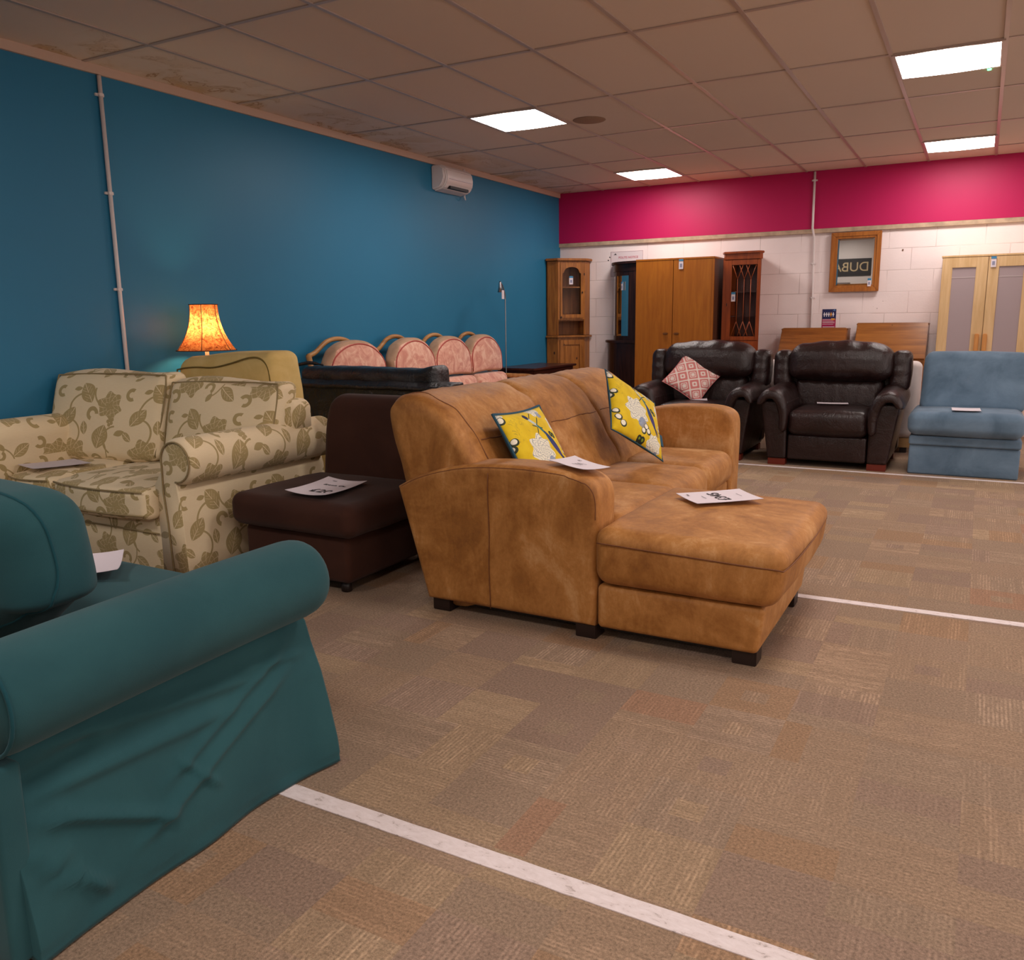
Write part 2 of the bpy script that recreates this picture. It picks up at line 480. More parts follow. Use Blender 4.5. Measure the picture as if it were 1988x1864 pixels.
# ---------------------------------------------------------------- conduits, heater
def conduit(name, pts, clips, label, horiz):
    t = thing(name, label, 'conduit pipe', pts[0])
    obj('pipe', tube(pts, .0125, 12), M['white'], t)
    for c in clips:
        if horiz == 'x':
            me = bx([(c[0]-.03, c[0]+.03, c[1]+.002, c[1]+.016, c[2]-.008, c[2]+.008), (c[0]-.016, c[0]+.016, c[1]-.015, c[1]+.01, c[2]-.009, c[2]+.009)], .002)
        else:
            me = bx([(c[0]-.016, c[0]-.002, c[1]-.03, c[1]+.03, c[2]-.008, c[2]+.008), (c[0]-.01, c[0]+.015, c[1]-.016, c[1]+.016, c[2]-.009, c[2]+.009)], .002)
        obj('pipe_clip', me, M['white'], t)
    return t
conduit('conduit_pipe', [(.017, -6.485, .3), (.017, -6.485, 1.4), (.017, -6.482, 2.74)], [(.016, -6.485, 2.63), (.016, -6.485, 2.06), (.016, -6.487, 1.48)], 'white vertical conduit pipe clipped to the blue wall', 'y')
conduit('conduit_pipe', [(3.13, -.02, .3), (3.125, -.02, 1.5), (3.11, -.02, 2.1), (3.095, -.05, 2.2), (3.09, -.05, 2.79)], [(3.09, -.05, 2.70), (3.115, -.018, 1.82), (3.125, -.018, 1.45)], 'white vertical conduit pipe on the blockwork beside the pine mirror', 'x')

t = thing('wall_heater', 'white fan heater high on the blue wall under the ceiling', 'heater', (0, -2.62, 2.5))
poly = [(.0, 2.74), (.10, 2.74), (.15, 2.70), (.165, 2.62), (.15, 2.56), (.11, 2.52), (0, 2.50)]
obj('body', prism(poly, -2.875, -2.38, 'xz', .012, 3, True), M['white'], t)
obj('outlet_grille', bx([(.112, .152, -2.80, -2.46, 2.522, 2.548)], .002), M['dark'], t)
obj('chrome_strip', bx([(.162, .170, -2.83, -2.42, 2.605, 2.612)], .001), M['paper'], t)
obj('side_cap', prism([(0, 2.735), (.09, 2.735), (.14, 2.7), (.15, 2.62), (.13, 2.57), (.1, 2.53), (0, 2.51)], -2.905, -2.876, 'xz', .01, 3, True), M['white'], t)
obj('cable', tube(spl([(.03, -2.375, 2.72), (.035, -2.35, 2.77), (.03, -2.33, 2.70), (.03, -2.34, 2.52), (.05, -2.36, 2.47), (.06, -2.40, 2.50)], 6), .006, 8), M['white'], t)

# ---------------------------------------------------------------- floor tapes
def mat_tape():
    m = Mat('white_floor_tape', .6, .3); co = m.coord()
    n = m.noise(m.mapping(co, (5, 12, 1)), 5, 6, .75, .6)
    m.color(m.ramp(n, [(.30, (150, 132, 124)), (.42, (222, 208, 206)), (.7, (236, 224, 224))])); return m.mat
mt = mat_tape()
def tape(x0, x1, y, wd, label, sl=0):
    n = 120; xs = np.linspace(x0, x1, n); rs = np.random.RandomState(int(-y*10)); V = []; F = []
    for i, x in enumerate(xs):
        a, b = rs.uniform(-.0012, .0012, 2); yy = y+sl*(x-4)
        V += [(x, yy-wd/2+a, .0025), (x, yy+wd/2+b, .0025), (x, yy-wd/2+a, .0), (x, yy+wd/2+b, .0)]
    for i in range(n-1):
        k = 4*i; F += [[k, k+4, k+5, k+1], [k+2, k+6, k+4, k], [k+1, k+5, k+7, k+3]]
    return tag(obj('floor_tape', newmesh('m', V, F, None, False), mt), label, 'floor tape', 'white floor tapes')
tape(2.95, 8.8, -8.515, .058, 'nearest and widest white floor tape, starting at the teal sofa skirt', -.004)
tape(2.85, 8.8, -6.2, .05, 'white floor tape running out from under the tan chaise', .03)
tape(1.9, 8.8, -2.79, .045, 'farthest white floor tape, along the feet of the leather armchairs', .012)

# ================================================================ TEAL SOFA (faces the far wall)
teal = fabric('teal_cotton', (33, 73, 79), (41, 83, 88), 2.5, .9, .3, 600, .08, wr=.9)
tealp = fabric('teal_piping', (20, 66, 75), (24, 74, 82), 3, .9, .1)
t = thing('teal_sofa', 'teal slip-covered sofa with rolled arm in the left foreground', 'sofa', (2.4, -8.8, 0))
def arm_ring(y, s=1.0, flare=0.0, top=0.0):
    """section of the right arm in x-z: roll on top, neck, skirt that flares to the floor"""
    cx, cz, r = 3.165, .548+top, .112*s
    pts = []
    for a in np.linspace(-118, 200, 30):     # around the roll, from under the outside over the top to the inside
        A = math.radians(a-(-0))
        pts.append((cx+r*math.cos(A), cz+r*math.sin(A)))
    inner = [(3.03, .46), (3.02, .35), (3.02, .2), (3.02, .07), (3.02, .03)]
    key = [(.006, 3.232+flare), (.08, 3.228+flare*.85), (.18, 3.214+flare*.6), (.28, 3.196+flare*.35), (.36, 3.176), (.42, 3.158), (.447, 3.135)]
    zz = np.concatenate([np.linspace(.006, .43, 44), [.44, .447]])
    outer = [(float(np.interp(z, [k[0] for k in key], [k[1] for k in key])), float(z)) for z in zz]
    ring = inner+outer+pts
    return [(x, y, z) for x, z in ring]
ysec = [-9.235, -9.232, -9.22, -9.2, -9.17, -9.13]+list(np.linspace(-9.11, -8.40, 72))+[-8.385, -8.36, -8.345, -8.335, -8.33]
rings = []
for y in ysec:
    e = min(1, max(0, (-8.33-y)/.06)); e2 = min(1, max(0, (y+9.235)/.02))
    s = (.80+.2*math.sqrt(max(0, 1-(1-e)**2)))*(.94+.06*e2)
    fl = .035*math.exp(-((y+9.24)/.12)**2)+.03*math.exp(-((y+8.33)/.10)**2)+.008*math.sin(y*9)
    rings.append(arm_ring(y, s, fl, .012*math.sin((y+9.2)*2.2)))
def creases(P, segs):
    """ridges pushed outwards (+x) along segments in the y-z plane"""
    P = P.copy()
    for (y0, z0, y1, z1, a, wd) in segs:
        d = np.array([y1-y0, z1-z0]); L = np.linalg.norm(d); d /= L
        q = P[:, [1, 2]]-np.array([y0, z0]); al = q@d; pe = q@np.array([-d[1], d[0]])
        f = np.exp(-(pe/wd)**2)*np.clip(np.minimum(al, L-al)/(.18*L), 0, 1)
        P[:, 0] += a*f*(P[:, 0] > 3.12)*(P[:, 2] < .5)
    return P
me = loft(rings, True)
P = np.array([v.co[:] for v in me.vertices])
P = creases(P, [(a, b, c, d, e*1.5, f*.62) for a, b, c, d, e, f in [(-9.2, .30, -8.85, .12, .016, .02), (-9.2, .33, -8.62, .30, .012, .03), (-9.2, .42, -8.5, .34, .010, .025), (-9.0, .10, -8.42, .33, .012, .022),
                (-8.9, .20, -8.40, .40, .009, .018), (-8.85, .26, -8.72, .12, .008, .012), (-9.22, .24, -9.05, .05, .014, .02), (-9.21, .36, -9.0, .38, -.010, .03), (-8.62, .38, -8.36, .34, .007, .015)]])
hem = (P[:, 2] < .03)*(P[:, 0] > 3.15)
P[:, 0] += hem*.004*np.sin(P[:, 1]*22)
for v, p in zip(me.vertices, P): v.co = p
obj('arm', me, teal, t)
me2 = loft([[(2*1.74-x, y, z) for x, y, z in r] for r in rings], True); obj('arm', me2, teal, t)
# piping round the rear face of the roll and the seam under it
pr = [(3.165+.107*math.cos(math.radians(a)), -9.238, .548+.107*math.sin(math.radians(a))) for a in range(-118, 201, 12)]
obj('piping', tube(pr, .0045, 8), tealp, t)
obj('seam', tube([(3.148+.004*0, y, .437) for y in np.linspace(-9.22, -8.37, 20)], .004, 6), tealp, t)
# back skirt with box pleat at the corner
def skf(P):
    P = P.copy(); k = np.clip((.55-P[:, 2])/.55, 0, 1)
    P[:, 1] -= k*.035*(P[:, 1] < -9.2); P[:, 1] += k*.006*np.sin(P[:, 0]*25)*(P[:, 1] < -9.2); return P
obj('back_panel', rbox(.5, 2.84, -9.225, -9.06, .012, .72, .05, 3, (24, 3, 12), (0, 0, 0), skf), teal, t)
obj('corner_pleat', rbox(3.06, 3.215, -9.262, -9.20, .012, .43, .012, 2, (4, 2, 8), (0, 0, 0), lambda P: P+np.outer(np.clip(.43-P[:, 2], 0, 1)*.10, [.35, -.3, 0])), teal, t)
obj('seat_base', rbox(.52, 3.015, -9.0, -8.36, .012, .34, .03, 3, (12, 4, 4)), teal, t)
obj('seat_cushion', rbox(1.745, 3.015, -8.98, -8.29, .345, .49, .05, 3, (12, 8, 3), (0, .0, .025)), teal, t)
obj('seat_cushion', rbox(.47, 1.735, -8.98, -8.29, .345, .49, .05, 3, (12, 8, 3), (0, .0, .025)), teal, t)
def lean(y0, z0, k, extra=None):
    def g(P):
        P = P.copy(); P[:, 1] += (P[:, 2]-z0)*k
        if extra is not None: P = extra(P)
        return P
    return g
def bcush(x0, x1):
    def cf(P):
        P = P.copy(); k = np.clip((P[:, 0]-2.75)/.16, 0, 1)*(x1 > 2.9)
        lowz = np.clip((.70-P[:, 2])/.2, 0, 1)
        P[:, 2] += k*lowz*.115
        P[:, 1] += (P[:, 2]-.5)*-.10
        return P
    cu = rbox(x0, x1, -9.02, -8.79, .495, .895, .085, 4, (14, 4, 10), (.02, .03, .02), cf, .006, 5)
    if x1 > 2.9:
        global pip
        pip = snap(cu, spl([(2.80, -8.99, .60), (2.93, -8.97, .63), (3.02, -8.95, .70), (3.03, -8.955, .78), (2.99, -8.97, .87), (2.90, -9.0, .95), (2.6, -9.01, .98), (2.1, -9.01, .98)], 8))
    obj('back_cushion', cu, teal, t)
bcush(1.77, 2.985); bcush(.5, 1.74)
obj('piping', tube(pip, .0045, 6), tealp, t)

# ================================================================ papers
def paper(label, corners, z, text_items=(), curl=.02, group=None, zf=None, flat=False):
    """sheet from three corners: origin, +u corner, +v corner (x, y), lying on something at height z"""
    O, U, Vv = [Vector((*c, 0)) for c in corners]
    N = 10; V = []; F = []
    def at(a, b):
        p = O+(U-O)*a+(Vv-O)*b
        zz = (zf(p.x, p.y) if zf else z)+curl*(2*a-1)**2*.5+curl*.35*(2*b-1)**2
        return (p.x, p.y, zz)
    for j in range(N+1):
        for i in range(N+1): V.append(at(i/N, j/N))
    nv = len(V); V += [(x, y, z2-.0012) for x, y, z2 in V]
    for j in range(N):
        for i in range(N):
            a = j*(N+1)+i; F.append([a, a+1, a+N+2, a+N+1]); F.append([nv+a, nv+a+N+1, nv+a+N+2, nv+a+1])
    t = thing('price_sheet', label, 'price sheet', at(.5, .5), group or 'printed price sheets')
    obj('sheet', newmesh('m', V, F), M['paper'], t)
    lu, lv = (U-O).length, (Vv-O).length
    du, dv = (U-O).normalized(), (Vv-O).normalized()
    for (s, a, b, size) in text_items:
        p = at(a, b)
        n = du.cross(dv); sgn = 1 if n.z > 0 else -1
        mt4 = Matrix(((du.x, dv.x, 0, p[0]), (du.y, dv.y, 0, p[1]), (0, 0, 1, p[2]+.003), (0, 0, 0, 1)))
        text(s, size, M['black'], t, mt4)
    return t

# ================================================================ BROWN CHAIR
brown = fabric('brown_velour', (54, 27, 17), (66, 36, 24), 3, .9, .3, 500, .06, wr=.8)
t = thing('slipper_chair', 'armless dark brown fabric chair with a price sheet on the seat', 'chair', (2.0, -6.8, 0))
def bb(P):
    P = P.copy(); return P
obj('base', rbox(1.655, 2.31, -7.13, -6.38, .05, .285, .03, 3, (8, 8, 3), (.01, .01, 0)), brown, t)
obj('seat_cushion', rbox(1.61, 2.38, -7.19, -6.50, .285, .445, .055, 4, (12, 12, 3), (.01, .015, .014), None, .006, 7), brown, t)
def bk(P):
    P = P.copy(); k = np.clip((P[:, 2]-.62)/.26, 0, 1); c = 2.0
    P[:, 0] = c+(P[:, 0]-c)*(1-.16*k**2.6)
    P[:, 1] += (P[:, 2]-.3)*.12; return P
obj('backrest', rbox(1.64, 2.335, -6.56, -6.40, .30, .872, .07, 4, (10, 3, 14), (0, .015, 0), bk), brown, t)
for x, y in ((2.25, -7.08), (1.71, -7.08), (2.25, -6.45), (1.71, -6.45)):
    obj('foot', lathe([(.018, 0), (.026, .006), (.026, .03), (.02, .052)], x, y, 16), plain('dark_foot', (30, 18, 14), .5) if x > 2.2 and y < -7 else bpy.data.materials['dark_foot'], t)
paper('price sheet marked £20 on the brown armless chair seat', ((1.95, -7.14), (2.21, -7.15), (1.91, -6.78)), .462, [('£20', .56, .30, .085), ('Brown Chair', .55, .68, .032), ('~', .3, .88, .05)], .022)

# ================================================================ TAN CORNER SOFA
def mat_tan():
    m = Mat('tan_suede_leather', .5, .4, .03)
    co = m.coord()
    n = m.noise(co, 3.0, 6, .62, 1.0); n2 = m.noise(m.mapping(co, (1, 1, .4)), 16, 5, .7, .6); n3 = m.noise(co, 1.3, 2)
    v = n*.48+n2*.30+n3*.12+m.noise(co, 70, 3, .7)*.10
    m.color(m.ramp(v, [(.34, (122, 74, 27)), (.45, (153, 98, 41)), (.54, (177, 120, 60)), (.66, (204, 155, 102))]))
    m.link((n2*.25+.5), m.b.inputs['Roughness'])
    m.bump(m.noise(co, 9, 5, .6, 1.2)*.8+n2*.25+m.noise(co, 300, 2)*.05, .35, .012)
    return m.mat
tan = mat_tan(); tseam = plain('tan_seam', (112, 64, 28), .7); dwood = plain('dark_block_foot', (34, 19, 15), .45)
t = thing('corner_sofa', 'tan suede sofa with chaise in the centre of the floor', 'sofa', (3.3, -6.1, 0))
side = [(2.745, .055), (2.60, .55), (2.70, .60), (2.84, .645), (3.0, .675), (3.2, .685), (3.36, .678), (3.46, .665), (3.525, .64), (3.555, .59), (3.558, .5), (3.548, .055)]
def armside(y0, y1, prof, nm, mat, thick_r=.03):
    c = np.mean(np.array(prof), axis=0)
    pr = spl([(a, b) for a, b in prof[1:-1]], 4); ring2 = [prof[0]]+[tuple(p) for p in pr]+[prof[-1]]
    # resample straight edges too
    def dens(R):
        out = []
        for i in range(len(R)):
            a, b = np.array(R[i]), np.array(R[(i+1) % len(R)]); n = max(1, int(np.linalg.norm(b-a)/.05))
            for k in range(n): out.append(a+(b-a)*k/n)
        return np.array(out)
    base = dens(ring2); rings = []
    steps = [(0, y0), (.35, y0+thick_r*.08), (.7, y0+thick_r*.3), (.92, y0+thick_r*.62), (1, y0+thick_r)]
    steps += [(1, y) for y in np.linspace(y0+thick_r*1.5, y1-thick_r*1.5, 3)]
    steps += [(1, y1-thick_r), (.92, y1-thick_r*.62), (.7, y1-thick_r*.3), (.35, y1-thick_r*.08), (0, y1)]
    ctr = base.mean(0); nrm = base-ctr; nrm /= np.linalg.norm(nrm, axis=1, keepdims=True)
    for s, y in steps:
        q = base-nrm*thick_r*(1-s)*.9
        rings.append([(a, y, max(b, .052)) for a, b in q])
    # filled caps: shrink toward the centre to keep shading clean
    capA = [[(ctr[0]+(a-ctr[0])*f, y-.004*(1-f)*0, ctr[1]+(b-ctr[1])*f) for a, y, b in rings[0]] for f in (.1, .4, .7, .9)]
    capB = [[(ctr[0]+(a-ctr[0])*f, y, ctr[1]+(b-ctr[1])*f) for a, y, b in rings[-1]] for f in (.9, .7, .4, .1)]
    am = loft(capA+rings+capB, True)
    if y0 < -7:
        g_ = [np.array((a, y0+.012, b)) for a, b in prof[1:-1]]; c3_ = np.array((ctr[0], y0, ctr[1]))
        es = snap(am, spl([c3_+(q-c3_)*np.array((.965, 1, .93)) for q in g_], 5), .0005)
    o = obj(nm, am, mat, t)
    if y0 < -7: obj('seam', tube(es, .0024, 5), tseam, o)
    return o
armside(-7.125, -6.925, side, 'armrest', tan)
farp = [(2.78, .055), (2.66, .58), (2.9, .67), (3.1, .715), (3.3, .725), (3.42, .72), (3.50, .695), (3.535, .64), (3.54, .5), (3.53, .055)]
armside(-4.99, -4.79, farp, 'armrest', tan)
# seams on the near side panel
obj('seam', tube([(3.07+.002*math.sin(z*20), -7.1275, z) for z in np.linspace(.06, .645, 16)], .0022, 5), tseam, t)
# backrest: three padded sections on a leaning wedge
bprof = [(3.08, .43), (3.00, .60), (2.90, .78), (2.82, .875), (2.74, .925), (2.64, .95), (2.56, .93), (2.525, .87), (2.57, .7), (2.66, .40), (2.78, .07), (3.0, .07)]
def backsec(y0, y1):
    pr = [tuple(p) for p in spl(bprof, 5, True)]; n = 15; rings = []
    c = np.array([2.82, .55])
    for i in range(n+1):
        u = i/n; y = y0+(y1-y0)*u; e = min(u, 1-u)*(y1-y0)
        s = 1-.055*max(0, 1-e/.045)**2+.018*math.sin(PI*u)
        q = []
        for a, b in pr:
            k = s if b > .2 else 1
            wr = .004*math.sin(a*37+y*41)*math.sin(y*23+b*19)
            q.append((c[0]+(a-c[0])*k+wr, y, c[1]+(b-c[1])*k+wr))
        rings.append(q)
    capA = [[(c[0]+(a-c[0])*f, y, c[1]+(b-c[1])*f) for a, y, b in rings[0]] for f in (.1, .45, .8)]
    capB = [[(c[0]+(a-c[0])*f, y, c[1]+(b-c[1])*f) for a, y, b in rings[-1]] for f in (.8, .45, .1)]
    lm = loft(capA+rings+capB, True)
    es = snap(lm, spl([(2.50, y0+.09, .80), (2.52, y0+.09, .96), (2.66, y0+.09, 1.0), (2.80, y0+.10, .97), (2.92, y0+.12, .85), (3.04, y0+.14, .62)], 7), .0005) if y0 < -7 else None
    hs = snap(lm, [(2.955, y, .765) for y in np.linspace(y0+(.15 if y0 < -7 else .02), y1-.02, 18)], .0005)
    o = obj('back_section', lm, tan, t)
    if es: obj('seam', tube(es, .0028, 5), tseam, o)
    # horizontal stitched seam across the section
    obj('seam', tube(hs, .0028, 5), tseam, o)
nb = backsec(-7.075, -6.25); backsec(-6.25, -5.62); backsec(-5.62, -4.97)
obj('base', rbox(2.76, 3.52, -6.22, -5.0, .058, .28, .02, 2, (6, 8, 3)), tan, t)
def seatf(P):
    P = P.copy(); P[:, 0] += .02*np.sin(P[:, 1]*9)*0; return P
obj('seat_cushion', rbox(2.98, 3.57, -6.215, -5.60, .27, .465, .07, 4, (10, 10, 3), (.02, .0, .02), None, .004, 6), tan, t)
obj('seat_cushion', rbox(2.98, 3.55, -5.595, -5.0, .27, .465, .07, 4, (10, 10, 3), (.02, .0, .02), None, .004, 6), tan, t)
def taper(P):
    P = P.copy(); k = np.clip(P[:, 2]/.45, 0, 1)
    P[:, 0] += (P[:, 0] > 3.9)*(P[:, 0]-3.9)/.3*(k-.9)*.045
    return P
chb = [(3.0, -6.915), (3.552, -6.915), (3.556, -7.12), (4.215, -7.12), (4.215, -6.23), (3.0, -6.23)]
obj('chaise_base', rbox(3.556, 4.225, -7.12, -6.235, .055, .235, .022, 3, (10, 12, 4), (.004, .004, 0), taper), tan, t)
obj('base', rbox(2.9, 3.56, -6.92, -6.235, .058, .24, .02, 2, (4, 4, 2)), tan, t)
def chf(P):
    P = taper(P); d = np.clip((P[:, 0]-3.56)/.6, 0, 1)
    P[:, 2] += -.012*d*(P[:, 2] > .3)
    return P
obj('chaise_cushion', rbox(3.557, 4.275, -7.155, -6.225, .243, .475, .055, 4, (16, 18, 6), (.018, .015, .016), chf, .004, 6), tan, t)
obj('chaise_cushion', rbox(2.98, 3.60, -6.918, -6.225, .245, .475, .05, 4, (10, 10, 3), (0, 0, .012)), tan, t)
obj('seam', tube(spl([(3.575, -7.168, .418), (3.9, -7.173, .41), (4.225, -7.160, .398), (4.278, -7.11, .395), (4.293, -6.7, .40), (4.282, -6.28, .40)], 8), .0028, 6), tseam, t)
for x0, x1, y0, y1 in ((2.76, 2.85, -7.10, -7.01), (3.46, 3.55, -7.11, -7.02), (4.09, 4.18, -7.095, -7.005), (4.09, 4.18, -6.37, -6.28), (3.42, 3.50, -4.90, -4.81), (2.80, 2.88, -4.90, -4.81)):
    obj('foot', bx([(x0, x1, y0, y1, 0, .06)], .003), dwood, t)
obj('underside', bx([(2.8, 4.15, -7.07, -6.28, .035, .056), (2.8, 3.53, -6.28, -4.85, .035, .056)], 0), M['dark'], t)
paper('white sheet lying across the arm of the tan sofa', ((3.30, -7.035), (3.49, -7.105), (3.36, -6.90)), .69, [('~', .3, .8, .04), ('--------------', .5, .6, .014), ('----------', .5, .5, .014), ('-------------', .5, .4, .014)], .012, zf=lambda x, y: .695-.12*max(0, x-3.36))
paper('price sheet marked £345 lying on the tan chaise', ((4.055, -6.49), (3.91, -6.325), (3.83, -6.705)), .50, [('£345', .5, .50, .075), ('-------', .5, .74, .022), ('~', .75, .9, .05), ('------------', .5, .2, .014)], .006)

# ================================================================ THROW CUSHIONS
def pillow(half, thick, n=26, corner=.10, wob=0):
    """square pillow standing in x-z, fat along y; centred on its own origin"""
    V = []; F = []
    g = np.linspace(-1, 1, n+1)
    def pos(u, v, s):
        w_ = 1-corner*(1-u*u) if False else 1
        cu = u*(1-corner*(1-abs(u))*0); 
        x = half*u*(1-.07*(1-v*v)); z = half*v*(1-.07*(1-u*u))
        th = thick*(max(0, (1-abs(u)**2.4)*(1-abs(v)**2.4)))**.55
        th *= 1+.05*math.sin(5*u+3*v)*wob
        return (x, s*th, z)
    ids = {}
    for s in (-1, 1):
        for j in range(n+1):
            for i in range(n+1):
                edge = i in (0, n) or j in (0, n)
                k = (0 if edge else s, i, j)
                if k not in ids: ids[k] = len(V); V.append(pos(g[i], g[j], 0 if edge else s))
    for s in (-1, 1):
        for j in range(n):
            for i in range(n):
                q = [(i, j), (i+1, j), (i+1, j+1), (i, j+1)]
                q = [ids[(0 if (a in (0, n) or b in (0, n)) else s, a, b)] for a, b in q]
                F.append(q if s < 0 else q[::-1])
    return newmesh('m', V, F)

def mat_bird():
    m = Mat('yellow_bird_print', .8, .2, .1); co = m.coord(); x, y, z = m.xyz(co)
    x = x*100; z = z*100     # centimetres
    wn = m.noise(co, 9, 3); wn2 = m.noise(co, 30, 3)
    col = m.ramp(m.noise(co, 14, 4), [(.35, (214, 178, 22)), (.65, (228, 196, 40))])
    ghost = (m.noise(co, 12, 3, .6, 1.2)-.56).abs().lt(.014)*((x+9).abs().lt(8.0))*((z-9).abs().lt(9.0))
    col = m.mix(ghost*.45, col, (150, 128, 60))
    def disc(cx, cz, r, k=0.0, ph=0.0, w=6.0):
        dx, dz = x-cx, z-cz; d = (dx*dx+dz*dz).sqrt()+(wn-.5)*w*.5
        if k:
            a = dz.m('ARCTAN2', dx); d = d*(1+(a*k+ph).sin()*.12)
        return d.lt(r), d, dx, dz
    # peony: cream petals with blue-grey outlines
    for cx, cz, r in ((-4, -2, 7.8), (11, -17, 5.5), (19, 9, 5.0), (8, 19, 4.0), (-20, 20, 3.0)):
        f, d, dx, dz = disc(cx, cz, r, 7.0, 1.0)
        col = m.mix(f, col, (232, 226, 206))
        a = dz.m('ARCTAN2', dx)
        lines = ((d*(2.1)+(a*5.0).sin()*1.2).sin()).abs().lt(.2)+((a*6.0+d*.8).sin()).abs().lt(.13)
        col = m.mix((f*lines.min(1.0))*.85, col, (84, 100, 122))
        f2, _, _, _ = disc(cx+r*.5, cz-r*.85, r*.42, 3.0)
        col = m.mix(f2*.8, col, (120, 138, 170))
    for cx, cz, r in ((-17, -12, 1.5), (-14, -15, 1.5), (-18, -8, 1.2), (-20, 3, 1.3), (-18, 6, 1.2), (3, -10, 1.4), (5, -12, 1.3), (1, -13, 1.3), (-19, 17, 1.4), (17, -2, 1.2), (16, -5, 1.0)):
        f, d, dx, dz = disc(cx, cz, r+.6, 0, 0, 1.0); col = m.mix(f, col, (58, 66, 50))
        f, d, dx, dz = disc(cx-.2, cz+.3, r, 0, 0, 1.0); col = m.mix(f, col, (238, 230, 210))
    # dark butterfly
    for cx, cz in ((-1, -18), (1.5, -18), (-.5, -20), (9.5, 5), (11.5, 4)):
        f, d, _, _ = disc(cx, cz, 1.7, 0, 0, 2); col = m.mix(f, col, (40, 44, 30))
        f, d, _, _ = disc(cx, cz, .7, 0, 0, 2); col = m.mix(f, col, (120, 140, 40))
    # bird: white head with black crest, long teal body, tail
    def seg(x0, z0, x1, z1, w0, w1):
        dx, dz = x1-x0, z1-z0; L = math.hypot(dx, dz); dx /= L; dz /= L
        al = (x-x0)*dx+(z-z0)*dz; pe = ((x-x0)*(-dz)+(z-z0)*dx).abs()
        tt = (al/L).max(0.0).min(1.0)
        bul = (tt*PI).sin().max(0.0)
        wd = bul*w1+w0
        return pe.lt(wd)*al.gt(0.0)*al.lt(L)
    col = m.mix(seg(-1.5, 14, 3.5, 17.5, .22, 0), col, (46, 44, 60)); col = m.mix(seg(-2.0, 11, 5, 8.5, .25, .1), col, (30, 60, 50))
    col = m.mix(seg(1.5, 10.5, 6.5, 14.5, .2, .1), col, (30, 60, 50)); col = m.mix(seg(1.5, 10, -1.5, 6, .2, .1), col, (30, 60, 50))
    col = m.mix(seg(-2.8, 15.5, 2.0, 10.0, .6, .35), col, (190, 200, 196))
    col = m.mix(seg(-3.8, 16.8, -1.3, 14.6, .8, .5), col, (34, 34, 74))
    col = m.mix(seg(1.5, 11, 5.5, 4.5, .4, .45), col, (44, 110, 112))
    col = m.mix(seg(4.4, 7, 11.5, -8.0, .5, 1.7), col, (32, 58, 110)); col = m.mix(seg(6.5, 1.5, 11.0, -7, .2, 1.0), col, (66, 50, 110))
    col = m.mix(seg(10.4, -6, 13.5, -11, .3, .35), col, (30, 34, 80)); col = m.mix(seg(11.0, -6, 15.5, -10, .2, .25), col, (30, 34, 80))
    # teal reverse
    back = y.gt(.004); col = m.mix(back, col, (26, 72, 92))
    m.color(col); m.bump(m.noise(co, 500, 2)+m.noise(co, 12, 4)*2, .25, .003)
    return m.mat
def mat_diamond():
    m = Mat('pink_diamond_weave', .85, .2, .2); co = m.coord(); x, y, z = m.xyz(co)
    P_ = .135
    u = ((x+z)*.7071)*0+x; v = z
    def dia(cx, cz):
        a = (x-cx).wrap(P_/2).abs(); b = (z-cz).wrap(P_/2).abs()
        st = .009
        a = (a/st).floor()*st; b = (b/st).floor()*st
        return a+b
    d1 = dia(0.0, 0.0); d2 = dia(P_/2, P_/2)
    k = 1.0
    m1 = d1.lt(.052)*(1-d1.lt(.034)*d1.gt(.026))*(1-d1.lt(.0095))
    m2 = d2.lt(.052)*(1-d2.lt(.026)*d2.gt(.008))
    f = m1.max(m2)
    n = m.noise(co, 260, 2)
    f2 = (f*(.75+n*.4)).min(1.0)
    c = m.mix(f2, (232, 214, 204), (206, 116, 112))
    m.color(c); m.bump(m.noise(co, 450, 2), .2, .003)
    return m.mat
mbird = mat_bird(); mdia = mat_diamond(); tealback = plain('teal_edge', (26, 72, 92), .8)
def place(name, me, mat, label, cat, center, xdir, zdir, group=None):
    xd = Vector(xdir).normalized(); zd = Vector(zdir); zd = (zd-xd*zd.dot(xd)).normalized(); yd = zd.cross(xd)
    o = bpy.data.objects.new(name, me); me.name = name; me.materials.append(mat); COL.objects.link(o)
    o.matrix_world = Matrix(((xd.x, yd.x, zd.x, center[0]), (xd.y, yd.y, zd.y, center[1]), (xd.z, yd.z, zd.z, center[2]), (0, 0, 0, 1)))
    tag(o, label, cat, group); return o
def childlocal(o, name, me, mat):
    c = bpy.data.objects.new(name, me); me.name = name; me.materials.append(mat); c.parent = o; COL.objects.link(c); return c
def rimtube(half, n=20, r=.004):
    pts = []
    for (a, b, c_, d) in ((-1, -1, 1, -1), (1, -1, 1, 1), (1, 1, -1, 1), (-1, 1, -1, -1)):
        for k in range(n):
            u = a+(c_-a)*k/n; v = b+(d-b)*k/n
            pts.append((half*u*(1-.07*(1-v*v)), 0, half*v*(1-.07*(1-u*u))))
    return tube(pts, r, 6, True)
# near cushion stands against the near back section, face toward the seat and the camera
c1 = place('throw_cushion', pillow(.212, .058), mbird, 'yellow bird print cushion behind the near arm of the tan sofa', 'cushion', (3.065, -6.67, .672), (.03, 1, 0), (-.50, .0, .87), 'yellow bird print cushions')
childlocal(c1, 'piping', rimtube(.212, 20, .007), tealback)
c2 = place('throw_cushion', pillow(.212, .06), mbird, 'yellow bird print cushion tipped on its corner at the far end of the tan sofa', 'cushion', (3.165, -5.69, .735), (.42, .77, -.50), (-.26, .78, .57), 'yellow bird print cushions')
childlocal(c2, 'piping', rimtube(.212), tealback)
childlocal(c2, 'label_tab', bx([(.208, .236, -.002, .002, -.10, -.02)], 0), tealback)

